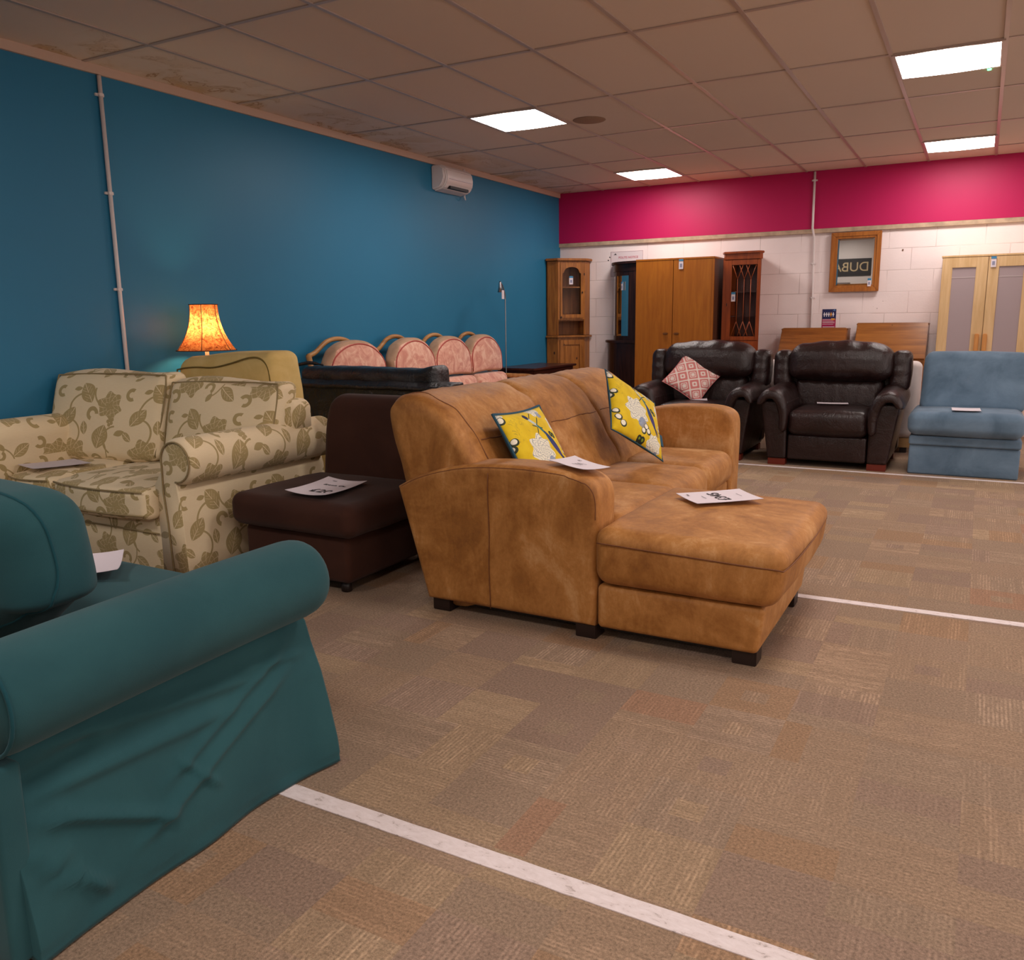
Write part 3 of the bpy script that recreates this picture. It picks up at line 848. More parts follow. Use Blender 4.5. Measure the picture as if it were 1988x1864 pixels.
# ================================================================ FLORAL SOFA
def mat_damask():
    m = Mat('floral_damask', .85, .25, .15)
    uv = m.coord('UV'); x, y, _ = m.xyz(uv); x = x*100; y = y*100
    W, H = 46.0, 54.0
    mask = None
    def add(f):
        nonlocal mask
        mask = f if mask is None else mask.max(f)
    def loc(cx, cy, ang=0.0, oy=0.0):
        a = (x-cx).wrap(W/2); b = (y-cy).wrap(H/2)
        if ang:
            c, s = math.cos(ang), math.sin(ang); return a*c+b*s, b*c-a*s
        return a, b
    def flower(cx, cy, r):
        a, b = loc(cx, cy); d = (a*a+b*b).sqrt(); th = b.m('ARCTAN2', a)
        rim = d*(1+(th*6.0).sin()*.13+(th*3.0+1.0).sin()*.08)
        f = rim.lt(r)
        ln = (((d*1.15+(th*4.0).sin()*.9).sin()).abs().lt(.11)).max(((th*6.0+d*.35).sin().abs().lt(.16))*d.gt(r*.35))
        add(f*(1-ln*.75))
    def leaf(cx, cy, ang, L, w_, vein=True):
        a, b = loc(cx, cy, ang); t_ = a/L
        f = (b.abs()/w_+t_*t_+t_*.18*(b/w_)).lt(1.0)
        if vein:
            ln = b.abs().lt(.22)+((a*1.5-b.abs()*1.7).sin().abs().lt(.2))*b.abs().gt(.5)*b.abs().lt(w_*.62)*a.abs().lt(L*.6)
            f = f*(1-ln.min(1.0)*.8)
        add(f)
    def arc(cx, cy, R_, w_, a0, a1):
        a, b = loc(cx, cy); d = ((a*a+b*b).sqrt()-R_).abs().lt(w_)
        mid = (a0+a1)/2; th = b.m('ARCTAN2', a); dd = (th-mid).wrap(PI).abs().lt((a1-a0)/2)
        add(d*dd)
    flower(12, 12, 8.0); flower(35, 40, 7.4)
    leaf(30, 22, 1.2, 7.6, 5.2); leaf(8, 33, .9, 6.6, 4.0); leaf(19, 46, 2.2, 6.6, 4.6); leaf(38, 7, -.6, 5.8, 3.2)
    leaf(19, 27, 1.7, 4.2, 2.2, True); leaf(2, 22, 2.4, 3.8, 2.0, True); leaf(43, 24, .3, 3.6, 1.8, False); leaf(12, 48, .2, 2.6, 1.3, False); leaf(27, 4, 1.0, 3.0, 1.5, False)
    for cx, cy in ((36, 29), (37.6, 30), (36.6, 31.6), (35.2, 31), (36.2, 33), (38, 32)):
        a, b = loc(cx, cy); add((a*a+b*b).lt(1.2))
    arc(24, 14, 10.0, .38, -1.2, 1.3); arc(18, 36, 9.5, .55, 1.3, 3.6); arc(40, 20, 8.0, .5, 1.6, 4.2); arc(8, 24, 8.0, .5, -.9, 1.5); arc(32, 48, 8.5, .5, 3.0, 5.2)
    arc(24, 35, 2.8, 1.1, 0, 4.4); arc(3, 4, 2.6, 1.0, -2, 2.6); arc(2, 47, 2.6, 1.0, 1, 5.2); arc(26, 9, 2.4, .9, -1, 3.4)
    n = m.noise(m.coord(), 500, 2)
    st = m.noise(m.comb(x*.3, y*8.0, 0.0), 1, 2)
    base = m.ramp(st, [(.3, (238, 215, 174)), (.7, (244, 223, 186))])
    ol = m.ramp(n, [(.3, (172, 148, 96)), (.7, (184, 161, 108))])
    c = m.mix(mask*.92, base, ol)
    m.color(c); m.bump(st*.5+n*.4+m.noise(m.coord(), 9, 4, .5, .8)*1.6, .3, .006)
    return m.mat
dam = mat_damask(); dampip = fabric('damask_piping', (150, 130, 92), (160, 140, 100), 3)
t = thing('floral_sofa', 'cream and olive floral damask sofa against the blue wall', 'sofa', (.8, -7.0, 0))
def scroll(cx, cz, r, inner, outer, y0, y1, sgn=1, rise=.0):
    rings = []
    yy = [y0, y0+.004, y0+.015, y0+.035]+list(np.linspace(y0+.07, y1-.03, 12))+[y1]
    for y in yy:
        e = min(1, (y-y0)/.035); s = .86+.14*math.sqrt(max(0, 1-(1-e)**2)); q = []
        zz = rise*(y-y0)
        pts = [(cx+sgn*r*s*math.cos(math.radians(a)), cz+zz+r*s*math.sin(math.radians(a))) for a in np.linspace(-100, 200, 26)]
        body = [(inner, cz-.12), (inner, .3), (inner, .05), (outer, .03), (outer-sgn*.004, .15), (outer-sgn*.012, .3), (outer-sgn*.02, cz-.16), (outer-sgn*.035, cz-.115)]
        rings.append([(a, y, b) for a, b in body+pts])
    return loft(rings, True)
obj('arm', scroll(1.470, .612, .116, 1.31, 1.50, -7.36, -6.33), dam, t)
obj('arm', scroll(.115, .665, .095, .20, .055, -7.72, -6.52, -1), dam, t)
for cx, cz, r, sg, fy in ((1.470, .612, .098, 1, -7.365), (.115, .665, .078, -1, -7.725)):
    pts = [(cx+sg*r*math.cos(math.radians(a)), fy, cz+r*math.sin(math.radians(a))) for a in range(-95, 196, 12)]
    pts = pts+[(cx-sg*.10, fy, cz-.15), (cx-sg*.085, fy, .3), (cx-sg*.075, fy, .06)]
    obj('piping', tube(pts, .0045, 6), dampip, t)
obj('base', rbox(.2, 1.34, -7.36, -6.55, .03, .325, .025, 3, (16, 8, 4), (0, .01, 0)), dam, t)
obj('piping', tube([(x, -7.372, .245) for x in np.linspace(.2, 1.32, 10)], .004, 6), dampip, t)
def bow(P):
    P = P.copy(); return P
for x0, x1 in ((.205, .583), (.59, 1.325)):
    cu = rbox(x0, x1, -7.43, -6.68, .33, .485, .04, 4, (16, 14, 4), (0, .0, .018), lambda P, a=x0, b=x1: np.c_[P[:, 0], P[:, 1]-(P[:, 1] < -7.2)*.045*(1-((P[:, 0]-(a+b)/2)/((b-a)/2))**2), P[:, 2]-(P[:, 1] < -7.3)*.012], .003, 6)
    c = obj('seat_cushion', cu, dam, t)
    for zz in (.462, .345):
        obj('piping', tube([(x, -7.434-.045*(1-((x-(x0+x1)/2)/((x1-x0)/2))**2), zz) for x in np.linspace(x0+.03, x1-.02, 14)], .0045, 6), dampip, c)
def bcf(x0, x1, sl):
    def g(P):
        P = P.copy(); P[:, 1] += (P[:, 2]-.5)*.26+(P[:, 0]-x0)*sl
        P[:, 2] += .012*np.sin((P[:, 0]-x0)*9)*(P[:, 2] > .8)
        return P
    return g
def backc(x0, x1, y, sl, z0, z1, nm='back_cushion', seed=0):
    c = obj(nm, rbox(x0, x1, y-.0, y+.17, z0, z1, .05, 4, (14, 4, 12), (.015, .035, .02), bcf(x0, x1, sl), .012, 6, (seed*.21, seed*.13)), dam, t)
    w2 = (x1-x0)
    q = []
    for (a, b) in ((.03, .05), (.01, .5), (.02, .93), (.08, .985), (.5, 1.0), (.92, .985), (.985, .93), (.99, .5), (.97, .05)):
        xx = x0+w2*a; zz = z0+(z1-z0)*b; q.append((xx, y+.012+(zz-.5)*.26+(xx-x0)*sl, zz))
    obj('piping', tube(spl(q, 5), .0045, 6), dampip, c)
backc(.045, .785, -7.12, .25, .50, .985, seed=1)
backc(.80, 1.50, -6.93, .20, .49, .945, seed=2)
obj('back_frame', rbox(.06, 1.565, -6.66, -6.47, .06, .85, .06, 4, (16, 3, 14), (0, 0, .0), lambda P: np.c_[P[:, 0]-np.clip((.68-P[:, 2])/.04, 0, 1)*.10*(P[:, 0] > 1.4), P[:, 1], P[:, 2]]), dam, t)
paper('pinkish price sheet on the floral sofa seat at the left edge', ((.215, -7.38), (.33, -7.12), (.44, -7.43))[:3], .512, [], .004)

# ================================================================ OLIVE ARMCHAIR + TABLE LAMP
olive = fabric('olive_gold_chenille', (216, 184, 114), (230, 200, 134), 5, .9, .4, 300, .05, wr=.8)
olpip = fabric('olive_piping', (112, 92, 44), (122, 102, 52), 5)
t = thing('olive_armchair', 'olive gold fabric chair whose back cushion rises behind the floral sofa', 'armchair', (.78, -6.2, 0))
def olf(P):
    P = P.copy(); P[:, 2] += .06*(P[:, 0]-.78); return P
c = obj('back_cushion', rbox(.42, 1.235, -6.44, -6.20, .60, 1.055, .055, 4, (16, 4, 10), (.0, .012, .02), lambda P: np.c_[P[:, 0]+(P[:, 0] > 1.0)*(1.0-P[:, 2])*.15, P[:, 1], P[:, 2]+.075*(np.clip(P[:, 0]-.62, 0, 1))*(P[:, 2] > .8)-.045*(P[:, 0] < .5)*(P[:, 2] > .9)*(.5-P[:, 0])/.08], .006, 7), olive, t)
obj('piping', tube(spl([(.44, -6.446, .70), (.435, -6.446, .95), (.46, -6.446, .985), (.6, -6.448, 1.0), (.75, -6.446, 1.0), (.9, -6.45, 1.025), (1.06, -6.446, 1.062), (1.15, -6.444, 1.055), (1.20, -6.44, .99), (1.215, -6.44, .8)], 6), .005, 6), olpip, c)
obj('seat', rbox(.44, 1.12, -6.22, -5.83, .06, .46, .05, 3, (8, 6, 5), (0, 0, .02)), olive, t)
obj('base', rbox(.44, 1.14, -6.43, -6.23, .06, .6, .03, 3, (8, 3, 6)), olive, t)
for x, y in ((.47, -6.40), (1.09, -6.40), (.47, -5.87), (1.09, -5.87)): obj('foot', lathe([(.02, 0), (.025, .061)], x, y, 12), dwood, t)

t = thing('lamp_table', 'small round side table under the glowing bell-shaped lamp', 'side table', (.24, -6.06, 0))
wd = wood('walnut_table', (92, 58, 34), (60, 36, 20), 'x')
obj('tabletop', lathe([(.17, .70), (.185, .706), (.185, .716), (.17, .722), (.001, .722)], .24, -6.06, 32, .6), wd, t)
obj('pedestal', lathe([(.14, 0), (.14, .02), (.04, .05), (.025, .3), (.03, .6), (.06, .70)], .24, -6.06, 20), wd, t)
t = thing('table_lamp', 'lit table lamp with orange bell-shaped shade in front of the blue wall', 'lamp', (.265, -6.05, .722))
obj('base', lathe([(.001, .723), (.075, .723), (.08, .735), (.05, .76), (.03, .80), (.055, .86), (.06, .90), (.03, .97), (.014, 1.0), (.013, 1.16), (.001, 1.16)], .265, -6.05, 24), plain('cream_ceramic', (214, 190, 160), .25), t)
def mat_shade():
    m = Mat('mottled_parchment'); nt = m.nt; co = m.coord()
    n = m.noise(co, 26, 6, .75, 1.2); n2 = m.noise(co, 120, 3, .7)
    col = m.ramp(n*.7+n2*.3, [(.40, (104, 44, 24)), (.5, (176, 98, 54)), (.62, (200, 134, 78))])
    tr = m.node('ShaderNodeBsdfTranslucent'); df = m.node('ShaderNodeBsdfDiffuse'); mx = m.node('ShaderNodeMixShader')
    m.link(col, tr.inputs[0]); m.link(col, df.inputs[0]); mx.inputs[0].default_value = .38
    m.link(tr.outputs[0], mx.inputs[1]); m.link(df.outputs[0], mx.inputs[2])
    m.link(mx.outputs[0], nt.nodes['Material Output'].inputs[0]); return m.mat
CX, CY = .265, -6.05
def shade_r(z):
    u = (z-1.085)/.30; return .088+.105*max(0.0, 1-u)**2.2+.004*u
zs = np.linspace(1.085, 1.385, 14); K = 6
rings = []
for z in zs:
    ring = []
    for k in range(K*6):
        th = 2*PI*(k/(K*6))+.15; ph = ((k % 6)/6)*2-1
        ring.append((CX+shade_r(z)*(1-.035*(1-ph*ph))*math.cos(th), CY+shade_r(z)*(1-.035*(1-ph*ph))*math.sin(th), z))
    rings.append(ring)
sh = obj('lamp_shade', loft(rings, False), mat_shade(), t)
rib = plain('dark_rib', (72, 30, 20), .7)
for k in range(K):
    th = 2*PI*k/K+.15
    obj('rib', tube([(CX+(shade_r(z)+.001)*math.cos(th), CY+(shade_r(z)+.001)*math.sin(th), z) for z in zs], .0022, 6), rib, sh)
obj('rim', tube([(CX+shade_r(1.385)*math.cos(a), CY+shade_r(1.385)*math.sin(a), 1.385) for a in np.linspace(0, 2*PI, 48, endpoint=False)], .003, 6, True), rib, sh)
obj('rim', tube([(CX+shade_r(1.085)*math.cos(a), CY+shade_r(1.085)*math.sin(a), 1.085) for a in np.linspace(0, 2*PI, 48, endpoint=False)], .003, 6, True), rib, sh)
bulb = Mat('lit_bulb'); bulb.b.inputs['Emission Color'].default_value = (1, .74, .42, 1); bulb.b.inputs['Emission Strength'].default_value = 60
obj('bulb', lathe([(.001, 1.175), (.014, 1.18), (.024, 1.215), (.026, 1.245), (.018, 1.27), (.001, 1.28)], CX, CY, 16), bulb.mat, t)

# ================================================================ BLACK LEATHER SOFA (seen from behind)
blk = leather('black_leather', (22, 19, 22), (30, 27, 31), 4, .27, 1.0, bump=.7, spec=.6)
t = thing('black_sofa', 'black leather sofa seen from behind with crumpled headrest', 'sofa', (1.4, -5.4, 0))
obj('back_panel', rbox(.66, 2.0, -5.75, -5.60, .06, .875, .02, 3, (18, 2, 8), (0, .008, .0), lambda P: np.c_[P[:, 0], P[:, 1]-.02*(P[:, 2] > .8), P[:, 2]-.0*P[:, 0]]), blk, t)
obj('top_flap', rbox(.64, 2.03, -5.80, -5.63, .855, .885, .013, 2, (30, 4, 1), (0, 0, 0), lambda P: np.c_[P[:, 0], P[:, 1], P[:, 2]+.002*np.sin(P[:, 0]*17)+.0015*np.sin(P[:, 0]*41)-(P[:, 1] < -5.77)*.02], .0), blk, t)
obj('headrest', rbox(.74, 1.86, -5.70, -5.50, .83, .965, .05, 4, (44, 6, 6), (0, .01, .0), lambda P: np.c_[P[:, 0]+.05*(P[:, 0] > 1.7)*(.9-P[:, 2])*2, P[:, 1]+.003*np.sin(P[:, 0]*24+P[:, 2]*40), P[:, 2]+(P[:, 2] > .9)*(.003*np.sin(P[:, 0]*7)+.0015*np.sin(P[:, 0]*33))+.025*np.clip(P[:, 0]-1.74, 0, .1)/.1*(P[:, 2] > .9)], .0012, 12), blk, t)
obj('strap', tube(spl([(.56, -5.62, .955), (.66, -5.62, .97), (.76, -5.6, .985), (.86, -5.58, .97)], 5), [.006]*3+[.012]*10+[.006]*3, 8), blk, t)
obj('seat', rbox(.86, 1.85, -5.58, -4.98, .08, .44, .05, 3, (12, 6, 5), (0, 0, .02)), blk, t)
for x0, x1 in ((.84, .855), (1.86, 2.0)):
    obj('arm', rbox(x0 if x0 > 1 else .84, x1, -5.59, -4.98, .07, .6, .05, 3, (3, 6, 6)), blk, t) if x0 > 1 else None
for x, y in ((.92, -5.70), (1.94, -5.70), (.95, -5.04), (1.94, -5.04)): obj('foot', lathe([(.02, 0), (.022, .082)], x, y, 12), dwood, t)

# ================================================================ PINK SHOWWOOD SUITE (against the blue wall)
def mat_pinkv():
    m = Mat('pink_velvet', .8, .2, .4); co = m.coord()
    n = m.noise(co, 9, 5, .65, 1.2)
    m.color(m.ramp(n, [(.38, (202, 136, 118)), (.5, (218, 160, 138)), (.62, (232, 188, 164))])); m.bump(m.noise(co, 14, 4), .3, .006); return m.mat
pv = mat_pinkv(); pside = fabric('beige_gusset', (176, 140, 112), (190, 154, 126), 8, .8, .3, wr=.8); ppip = plain('rose_piping', (176, 78, 70), .7)
cane = wood('honey_showwood', (190, 138, 84), (150, 100, 54), 'y')
def pink_unit(label, name, cushions, y0, y1, loc, arm_far=True):
    t = thing(name, label, 'armchair' if len(cushions) == 1 else 'sofa', loc)
    # back frame with a hump behind every cushion
    pts = []
    for (a, b) in cushions:
        w_ = b-a
        pts += [(a-.01, .99), (a+.12*w_, 1.02), (a+.3*w_, 1.095), (a+.5*w_, 1.12), (a+.7*w_, 1.095), (a+.88*w_, 1.02)]
    pts.append((cushions[-1][1]+.01, .99))
    rail = [(.115, y, z) for y, z in [tuple(p) for p in spl(pts, 4)]]
    obj('top_rail', tube(rail, .02, 10), cane, t)
    for yy in [cushions[0][0]-.01, cushions[-1][1]+.01]:
        obj('back_post', tube([(.12, yy, 1.0), (.17, yy, .8), (.24, yy, .45), (.28, yy, 0)], [.024, .022, .022, .02], 10), cane, t)
    for (a, b) in cushions:
        cu = rbox(.25, .36, a-.01, b+.01, .72, 1.095, .035, 3, (4, 14, 12), (.035, .02, .0), lambda P, a=a, b=b: np.c_[P[:, 0]-.10*(P[:, 2]-.72), (a+b)/2+(P[:, 1]-(a+b)/2)*(1-.28*np.clip((P[:, 2]-.90)/.19, 0, 1)**2), P[:, 2]+.015*np.cos((P[:, 1]-(a+b)/2)/(b-a)*PI)-.045*np.abs((P[:, 1]-(a+b)/2)/((b-a)/2))**3*np.clip((P[:, 2]-.88)/.15, 0, 1)], .004, 8)
        guide = []
        for u in np.linspace(-1, 1, 26):
            ang = u*PI*.5; yy = (a+b)/2+(b-a)/2*1.02*math.sin(ang); zz = .74+.345*max(0, math.cos(ang))**.45
            guide.append((.385-.10*(zz-.72), (a+b)/2+(yy-(a+b)/2)*(1-.30*max(0, (zz-.90)/.19)**2), zz))
        pr = snap(cu, guide, .001)
        c = obj('back_cushion', cu, [pv, pside], t)
        me = c.data
        for p in me.polygons:
            if p.normal.x < .80: p.material_index = 1
        for u in []:
            ang = u*PI*.5; yy = (a+b)/2+(b-a)/2*.93*math.sin(ang)*(1 if abs(u) < 1 else 1)
            zz = .74+.345*max(0, math.cos(ang))**.55; yy = (a+b)/2+(yy-(a+b)/2)*(1-.22*max(0, (zz-.88)/.22)**2)
            pr.append((.364-.10*(zz-.72), yy, zz))
        obj('piping', tube(pr, .006, 6), ppip, c)
        obj('lumbar_cushion', rbox(.20, .46, a+.02, b-.02, .50, .715, .05, 4, (5, 10, 5), (.03, 0, 0), lambda P: np.c_[P[:, 0]-.15*(P[:, 2]-.5), P[:, 1], P[:, 2]], .004, 8), pv, t)
        obj('seat_cushion', rbox(.26, .74, a, b, .36, .495, .04, 3, (8, 8, 3), (0, 0, .02)), pv, t)
    ya, yb = cushions[0][0]-.01, cushions[-1][1]+.01
    obj('seat_rail', bx([(.22, .70, ya, yb, .28, .355)], .008), cane, t)
    for yy, sg in ((ya, -1), (yb, 1)):
        arm = spl([(.20, yy, .70), (.32, yy+sg*.01, .675), (.5, yy+sg*.02, .665), (.66, yy+sg*.02, .66), (.75, yy+sg*.01, .63), (.74, yy+sg*.01, .56), (.69, yy, .50)], 6)
        obj('arm', tube(arm, [.018+.010*math.sin(PI*i/(len(arm)-1)) for i in range(len(arm))], 10), cane, t)
        obj('arm_post', tube([(.69, yy, .51), (.67, yy, .3), (.68, yy, 0)], .02, 10), cane, t)
    return t
pink_unit('pink velvet armchair with wooden frame behind the black leather sofa', 'showwood_armchair', [(-4.90, -4.20)], 0, 0, (.4, -4.5, 0))
pink_unit('pink velvet three-seat sofa with scalloped wooden back against blue wall', 'showwood_sofa', [(-4.06, -3.44), (-3.42, -2.80), (-2.78, -2.18)], 0, 0, (.4, -3.1, 0))

# ================================================================ READING LAMP, DARK TABLE
t = thing('reading_lamp', 'thin chrome gooseneck floor lamp with tag in front of the blue wall', 'lamp', (.27, -1.98, 0))
obj('base', lathe([(.001, 0), (.12, 0), (.12, .015), (.02, .03), (.008, .05)], .27, -1.945, 24, .7), M['chrome'], t)
obj('pole', tube(spl([(.27, -1.945, .03), (.27, -1.945, 1.0), (.27, -1.945, 1.40), (.272, -1.955, 1.52), (.28, -2.02, 1.61), (.29, -2.075, 1.635), (.30, -2.10, 1.62)], 6), .0065, 8), M['chrome'], t)
obj('lamp_head', lathe([(.008, 1.655), (.014, 1.64), (.018, 1.60), (.03, 1.54), (.028, 1.54), (.001, 1.56)], .30, -2.105, 16), M['chrome'], t)
tag(obj('price_tag', bx([(.331, .334, -2.13, -2.08, 1.47, 1.56)], .0), M['paper'], None), 'white tag hanging from the thin chrome reading lamp', 'price tag', 'price tags')
mah = wood('dark_mahogany', (74, 36, 28), (48, 22, 18), 'y', rough=.3)
t = thing('side_table', 'low dark wooden table against blue wall beside the pine corner cabinet', 'table', (.33, -1.3, 0))
obj('tabletop', bx([(.06, .58, -1.86, -.76, .70, .725)], .006), mah, t)
obj('apron', bx([(.09, .55, -1.82, -.80, .62, .70)], .003), mah, t)
for x, y in ((.12, -1.79), (.52, -1.79), (.12, -.83), (.52, -.83)): obj('leg', bx([(x-.025, x+.025, y-.025, y+.025, 0, .62)], .004), mah, t)

# ================================================================ tags
def tagat(x, y, z, w_=.045, h=.10, label='', nx=0, rotz=0):
    t = thing('price_tag', label, 'price tag', (x, y, z), 'price tags')
    c, s = math.cos(rotz), math.sin(rotz)
    def b(x0, x1, z0, z1, d0, d1, mat, nm):
        me = bx([(x0, x1, d0, d1, z0, z1)], 0); me.transform(Matrix.Translation((x, y, z)) @ Matrix.Rotation(rotz, 4, 'Z')); obj(nm, me, mat, t)
    b(-w_/2, w_/2, -h/2, h/2, -.003, 0, M['paper'], 'card'); b(-w_/2, w_/2, h/2-.022, h/2, -.005, -.0031, M['tagblue'], 'blue_band')
    b(-w_*.25, w_*.25, -h*.3, h*.05, -.0042, -.0031, plain('tag_print', (140, 140, 165), .6) if 'tag_print' not in bpy.data.materials else bpy.data.materials['tag_print'], 'printing')

# ================================================================ PINE CORNER CABINET
pine = wood('knotty_pine', (180, 111, 44), (134, 76, 26), 'z', knots=True, rough=.4)
pined = wood('pine_inside', (150, 92, 44), (112, 64, 28), 'z', knots=True)
glass = Mat('cabinet_glass', .03, .5); glass.color((255, 255, 255)); glass.b.inputs['Transmission Weight'].default_value = 1; glass.b.inputs['IOR'].default_value = 1.1
def pent(L, s, off=0.0):
    o = off
    return [(.012, -.012), (.012, -(L+o)), (s+o*.4, -(L+o)), (L+o, -(s+o*.4)), (L+o, -.012)]
t = thing('pine_corner_cabinet', 'tall knotty pine corner cabinet with arched glass door', 'cabinet', (.2, -.2, 0))
Lc, Sc = .42, .17
obj('cornice', prism(pent(Lc, Sc, .035), 1.955, 1.985, 'xy', .006), pine, t)
obj('waist_shelf', prism(pent(Lc, Sc, .035), 1.02, 1.045, 'xy', .006), pine, t)
obj('plinth', prism(pent(Lc, Sc, .01), 0, .1, 'xy', .003), pine, t)
# upper carcass: back, chamfered sides
obj('upper_body', bx([(.012, .024, -.42, -.012, 1.05, 1.95), (.012, .42, -.024, -.012, 1.05, 1.95), (.014, .17, -.42, -.405, 1.05, 1.95), (.405, .42, -.17, -.014, 1.05, 1.95)], .001), pine, t)
# local frame on the diagonal face
A_ = Vector((.17, -.42, 0)); B_ = Vector((.42, -.17, 0)); dd = (B_-A_); DW = dd.length; dd.normalize(); nn = Vector((dd.y, -dd.x, 0))
def diag(me):
    mt4 = Matrix(((dd.x, -nn.x, 0, A_.x), (dd.y, -nn.y, 0, A_.y), (0, 0, 1, 0), (0, 0, 0, 1))); me.transform(mt4); return me
door = obj('glass_door', diag(bx([(.0, .028, 0, .02, 1.24, 1.95), (DW-.028, DW, 0, .02, 1.24, 1.95), (.028, .055, -.012, .012, 1.26, 1.93), (DW-.055, DW-.028, -.012, .012, 1.26, 1.93), (.055, DW-.055, -.012, .012, 1.26, 1.305), (.028, DW-.028, 0, .02, 1.24, 1.262), (.028, DW-.028, 0, .02, 1.93, 1.95)], .002)), pine, t)
ar = [(.055, 1.93), (.055, 1.80)]+[(.055+.02*math.sin(a), 1.80+.012*(1-math.cos(a))) for a in (.8, 1.57)]
N_ = 12
arch = [(.055, 1.93), (.055, 1.80), (.072, 1.812), (.08, 1.83)]+[(DW/2-(DW/2-.085)*math.cos(PI*k/N_), 1.835+.045*math.sin(PI*k/N_)) for k in range(1, N_)]+[(DW-.08, 1.83), (DW-.072, 1.812), (DW-.055, 1.80), (DW-.055, 1.93)]
obj('arch_rail', diag(prism(arch, -.012, .012, 'xz', .001)), pine, door)
obj('glass_pane', diag(bx([(.05, DW-.05, .004, .007, 1.30, 1.90)], 0)), glass.mat, door)
obj('knob', diag(lathe([(.004, 0), (.009, .006), (.009, .014), (.001, .018)], 0, 0, 12) if False else bx([(DW-.045, DW-.030, -.03, -.012, 1.56, 1.585)], .005)), plain('dark_iron', (40, 24, 18), .4), door)
obj('shelf', prism([(.03, -.03), (.03, -.39), (.16, -.39), (.39, -.16), (.39, -.03)], 1.63, 1.645, 'xy', 0), pine, t)
obj('shelf', prism([(.03, -.03), (.03, -.40), (.17, -.405), (.405, -.17), (.40, -.03)], 1.225, 1.24, 'xy', 0), pined, t)
obj('shelf', prism([(.03, -.03), (.03, -.39), (.16, -.39), (.39, -.16), (.39, -.03)], 1.94, 1.95, 'xy', 0), pined, t)
obj('back_boards', diag(bx([(-.03, DW+.03, .20, .205, 1.05, 1.94)], 0)), pined, t)
obj('lower_body', prism(pent(Lc, Sc, .0), .1, 1.02, 'xy', .003), pine, t)
pd = obj('lower_door', diag(bx([(.02, .07, -.014, 0, .13, .99), (DW-.07, DW-.02, -.014, 0, .13, .99), (.07, DW-.07, -.014, 0, .93, .99), (.07, DW-.07, -.014, 0, .13, .19), (.09, DW-.09, -.010, 0, .21, .91)], .003)), pine, t)
tagat(.305-.006, -.305-.01, 1.72, .05, .10, 'small white tag on the glass of the pine corner cabinet', rotz=PI/4)

# ================================================================ DARK BOW CABINET
dmah = wood('dark_oak', (64, 34, 26), (38, 18, 14), 'z', rough=.35)
t = thing('bow_front_cabinet', 'dark bow-fronted display cabinet partly behind the oak wardrobe', 'cabinet', (1.0, -.2, 0))
def bow_poly(x0, x1, d, n=16, back=-.012):
    # quarter-bow: curved from the left rear round to the right front
    return [(x0, back)]+[(x1-(x1-x0)*math.cos(PI/2*k/n), back-d*math.sin(PI/2*k/n)) for k in range(n+1)]+[(x1, back)]
obj('cornice', prism(bow_poly(.74, 1.235, .42), 1.885, 1.915, 'xy', .004), dmah, t)
obj('frieze', prism(bow_poly(.765, 1.235, .39), 1.80, 1.885, 'xy', .002), dmah, t)
obj('counter', prism(bow_poly(.67, 1.24, .47), .955, .985, 'xy', .005), dmah, t)
lb = obj('lower_body', prism(bow_poly(.70, 1.237, .44), 0.0, .955, 'xy', .002), dmah, t)
obj('door_handle', bx([(.985, .995, -.40, -.385, .72, .80)], .002), M['chrome'], lb)
def bowpt(f, d=.385, x0=.775, x1=1.235):
    return (x1-(x1-x0)*math.cos(PI/2*f), -.012-d*math.sin(PI/2*f))
def bowstrip(f0, f1, z0, z1, thick=.018, n=6):
    P0 = [bowpt(f0+(f1-f0)*k/n) for k in range(n+1)]; P1 = [bowpt(f0+(f1-f0)*k/n, .385-thick, .775+thick) for k in range(n+1)]
    return prism(P0+P1[::-1], z0, z1, 'xy', 0)
fr = obj('door_frame', bowstrip(.0, .08, .985, 1.80), dmah, t)
obj('door_frame', bowstrip(.36, .46, .985, 1.80), dmah, t); obj('door_frame', bowstrip(.78, 1.0, .985, 1.80), dmah, t)
obj('bottom_rail', bowstrip(.08, .78, .985, 1.04), dmah, t); obj('top_rail', bowstrip(.08, .78, 1.75, 1.80), dmah, t)
mirr = Mat('mirror_back', .06); mirr.color((200, 205, 205)); mirr.b.inputs['Metallic'].default_value = 1
obj('glass_pane', bowstrip(.08, .36, 1.04, 1.75, .004), mirr.mat, t)
obj('glass_pane', bowstrip(.46, .78, 1.04, 1.75, .004), mirr.mat, t)
for z in (1.27, 1.56): obj('shelf', prism(bow_poly(.80, 1.23, .35), z, z+.012, 'xy', 0), dmah, t)
x_, y_ = bowpt(.66, .40, .76); tagat(x_, y_-.004, 1.63, .03, .10, 'thin white tag on the dark bow-fronted cabinet', rotz=-.5)

# ================================================================ OAK WARDROBE
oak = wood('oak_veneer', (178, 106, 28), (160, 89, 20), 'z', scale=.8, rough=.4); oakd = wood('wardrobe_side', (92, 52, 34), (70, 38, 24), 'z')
t = thing('wardrobe', 'tall orange oak two-door wardrobe against the back wall', 'wardrobe', (1.72, -.3, 0))
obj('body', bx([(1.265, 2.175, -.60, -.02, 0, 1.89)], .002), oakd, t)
obj('top_panel', bx([(1.262, 2.178, -.625, -.02, 1.89, 1.91)], .002), oak, t)
for x0, x1, kx in ((1.265, 1.707, 1.635), (1.713, 2.155, 1.765)):
    d = obj('door', bx([(x0, x1, -.622, -.602, .06, 1.888)], .002), oak, t)
    obj('knob', lathe([(.0, 0), (.0, 0)], 0, 0, 3) if False else bx([(kx-.033, kx+.033, -.645, -.622, 1.06, 1.085)], .009), plain('wood_knob', (120, 72, 30), .4) if 'wood_knob' not in bpy.data.materials else bpy.data.materials['wood_knob'], d)
obj('plinth', bx([(1.265, 2.155, -.61, -.60, 0, .06)], 0), oakd, t)
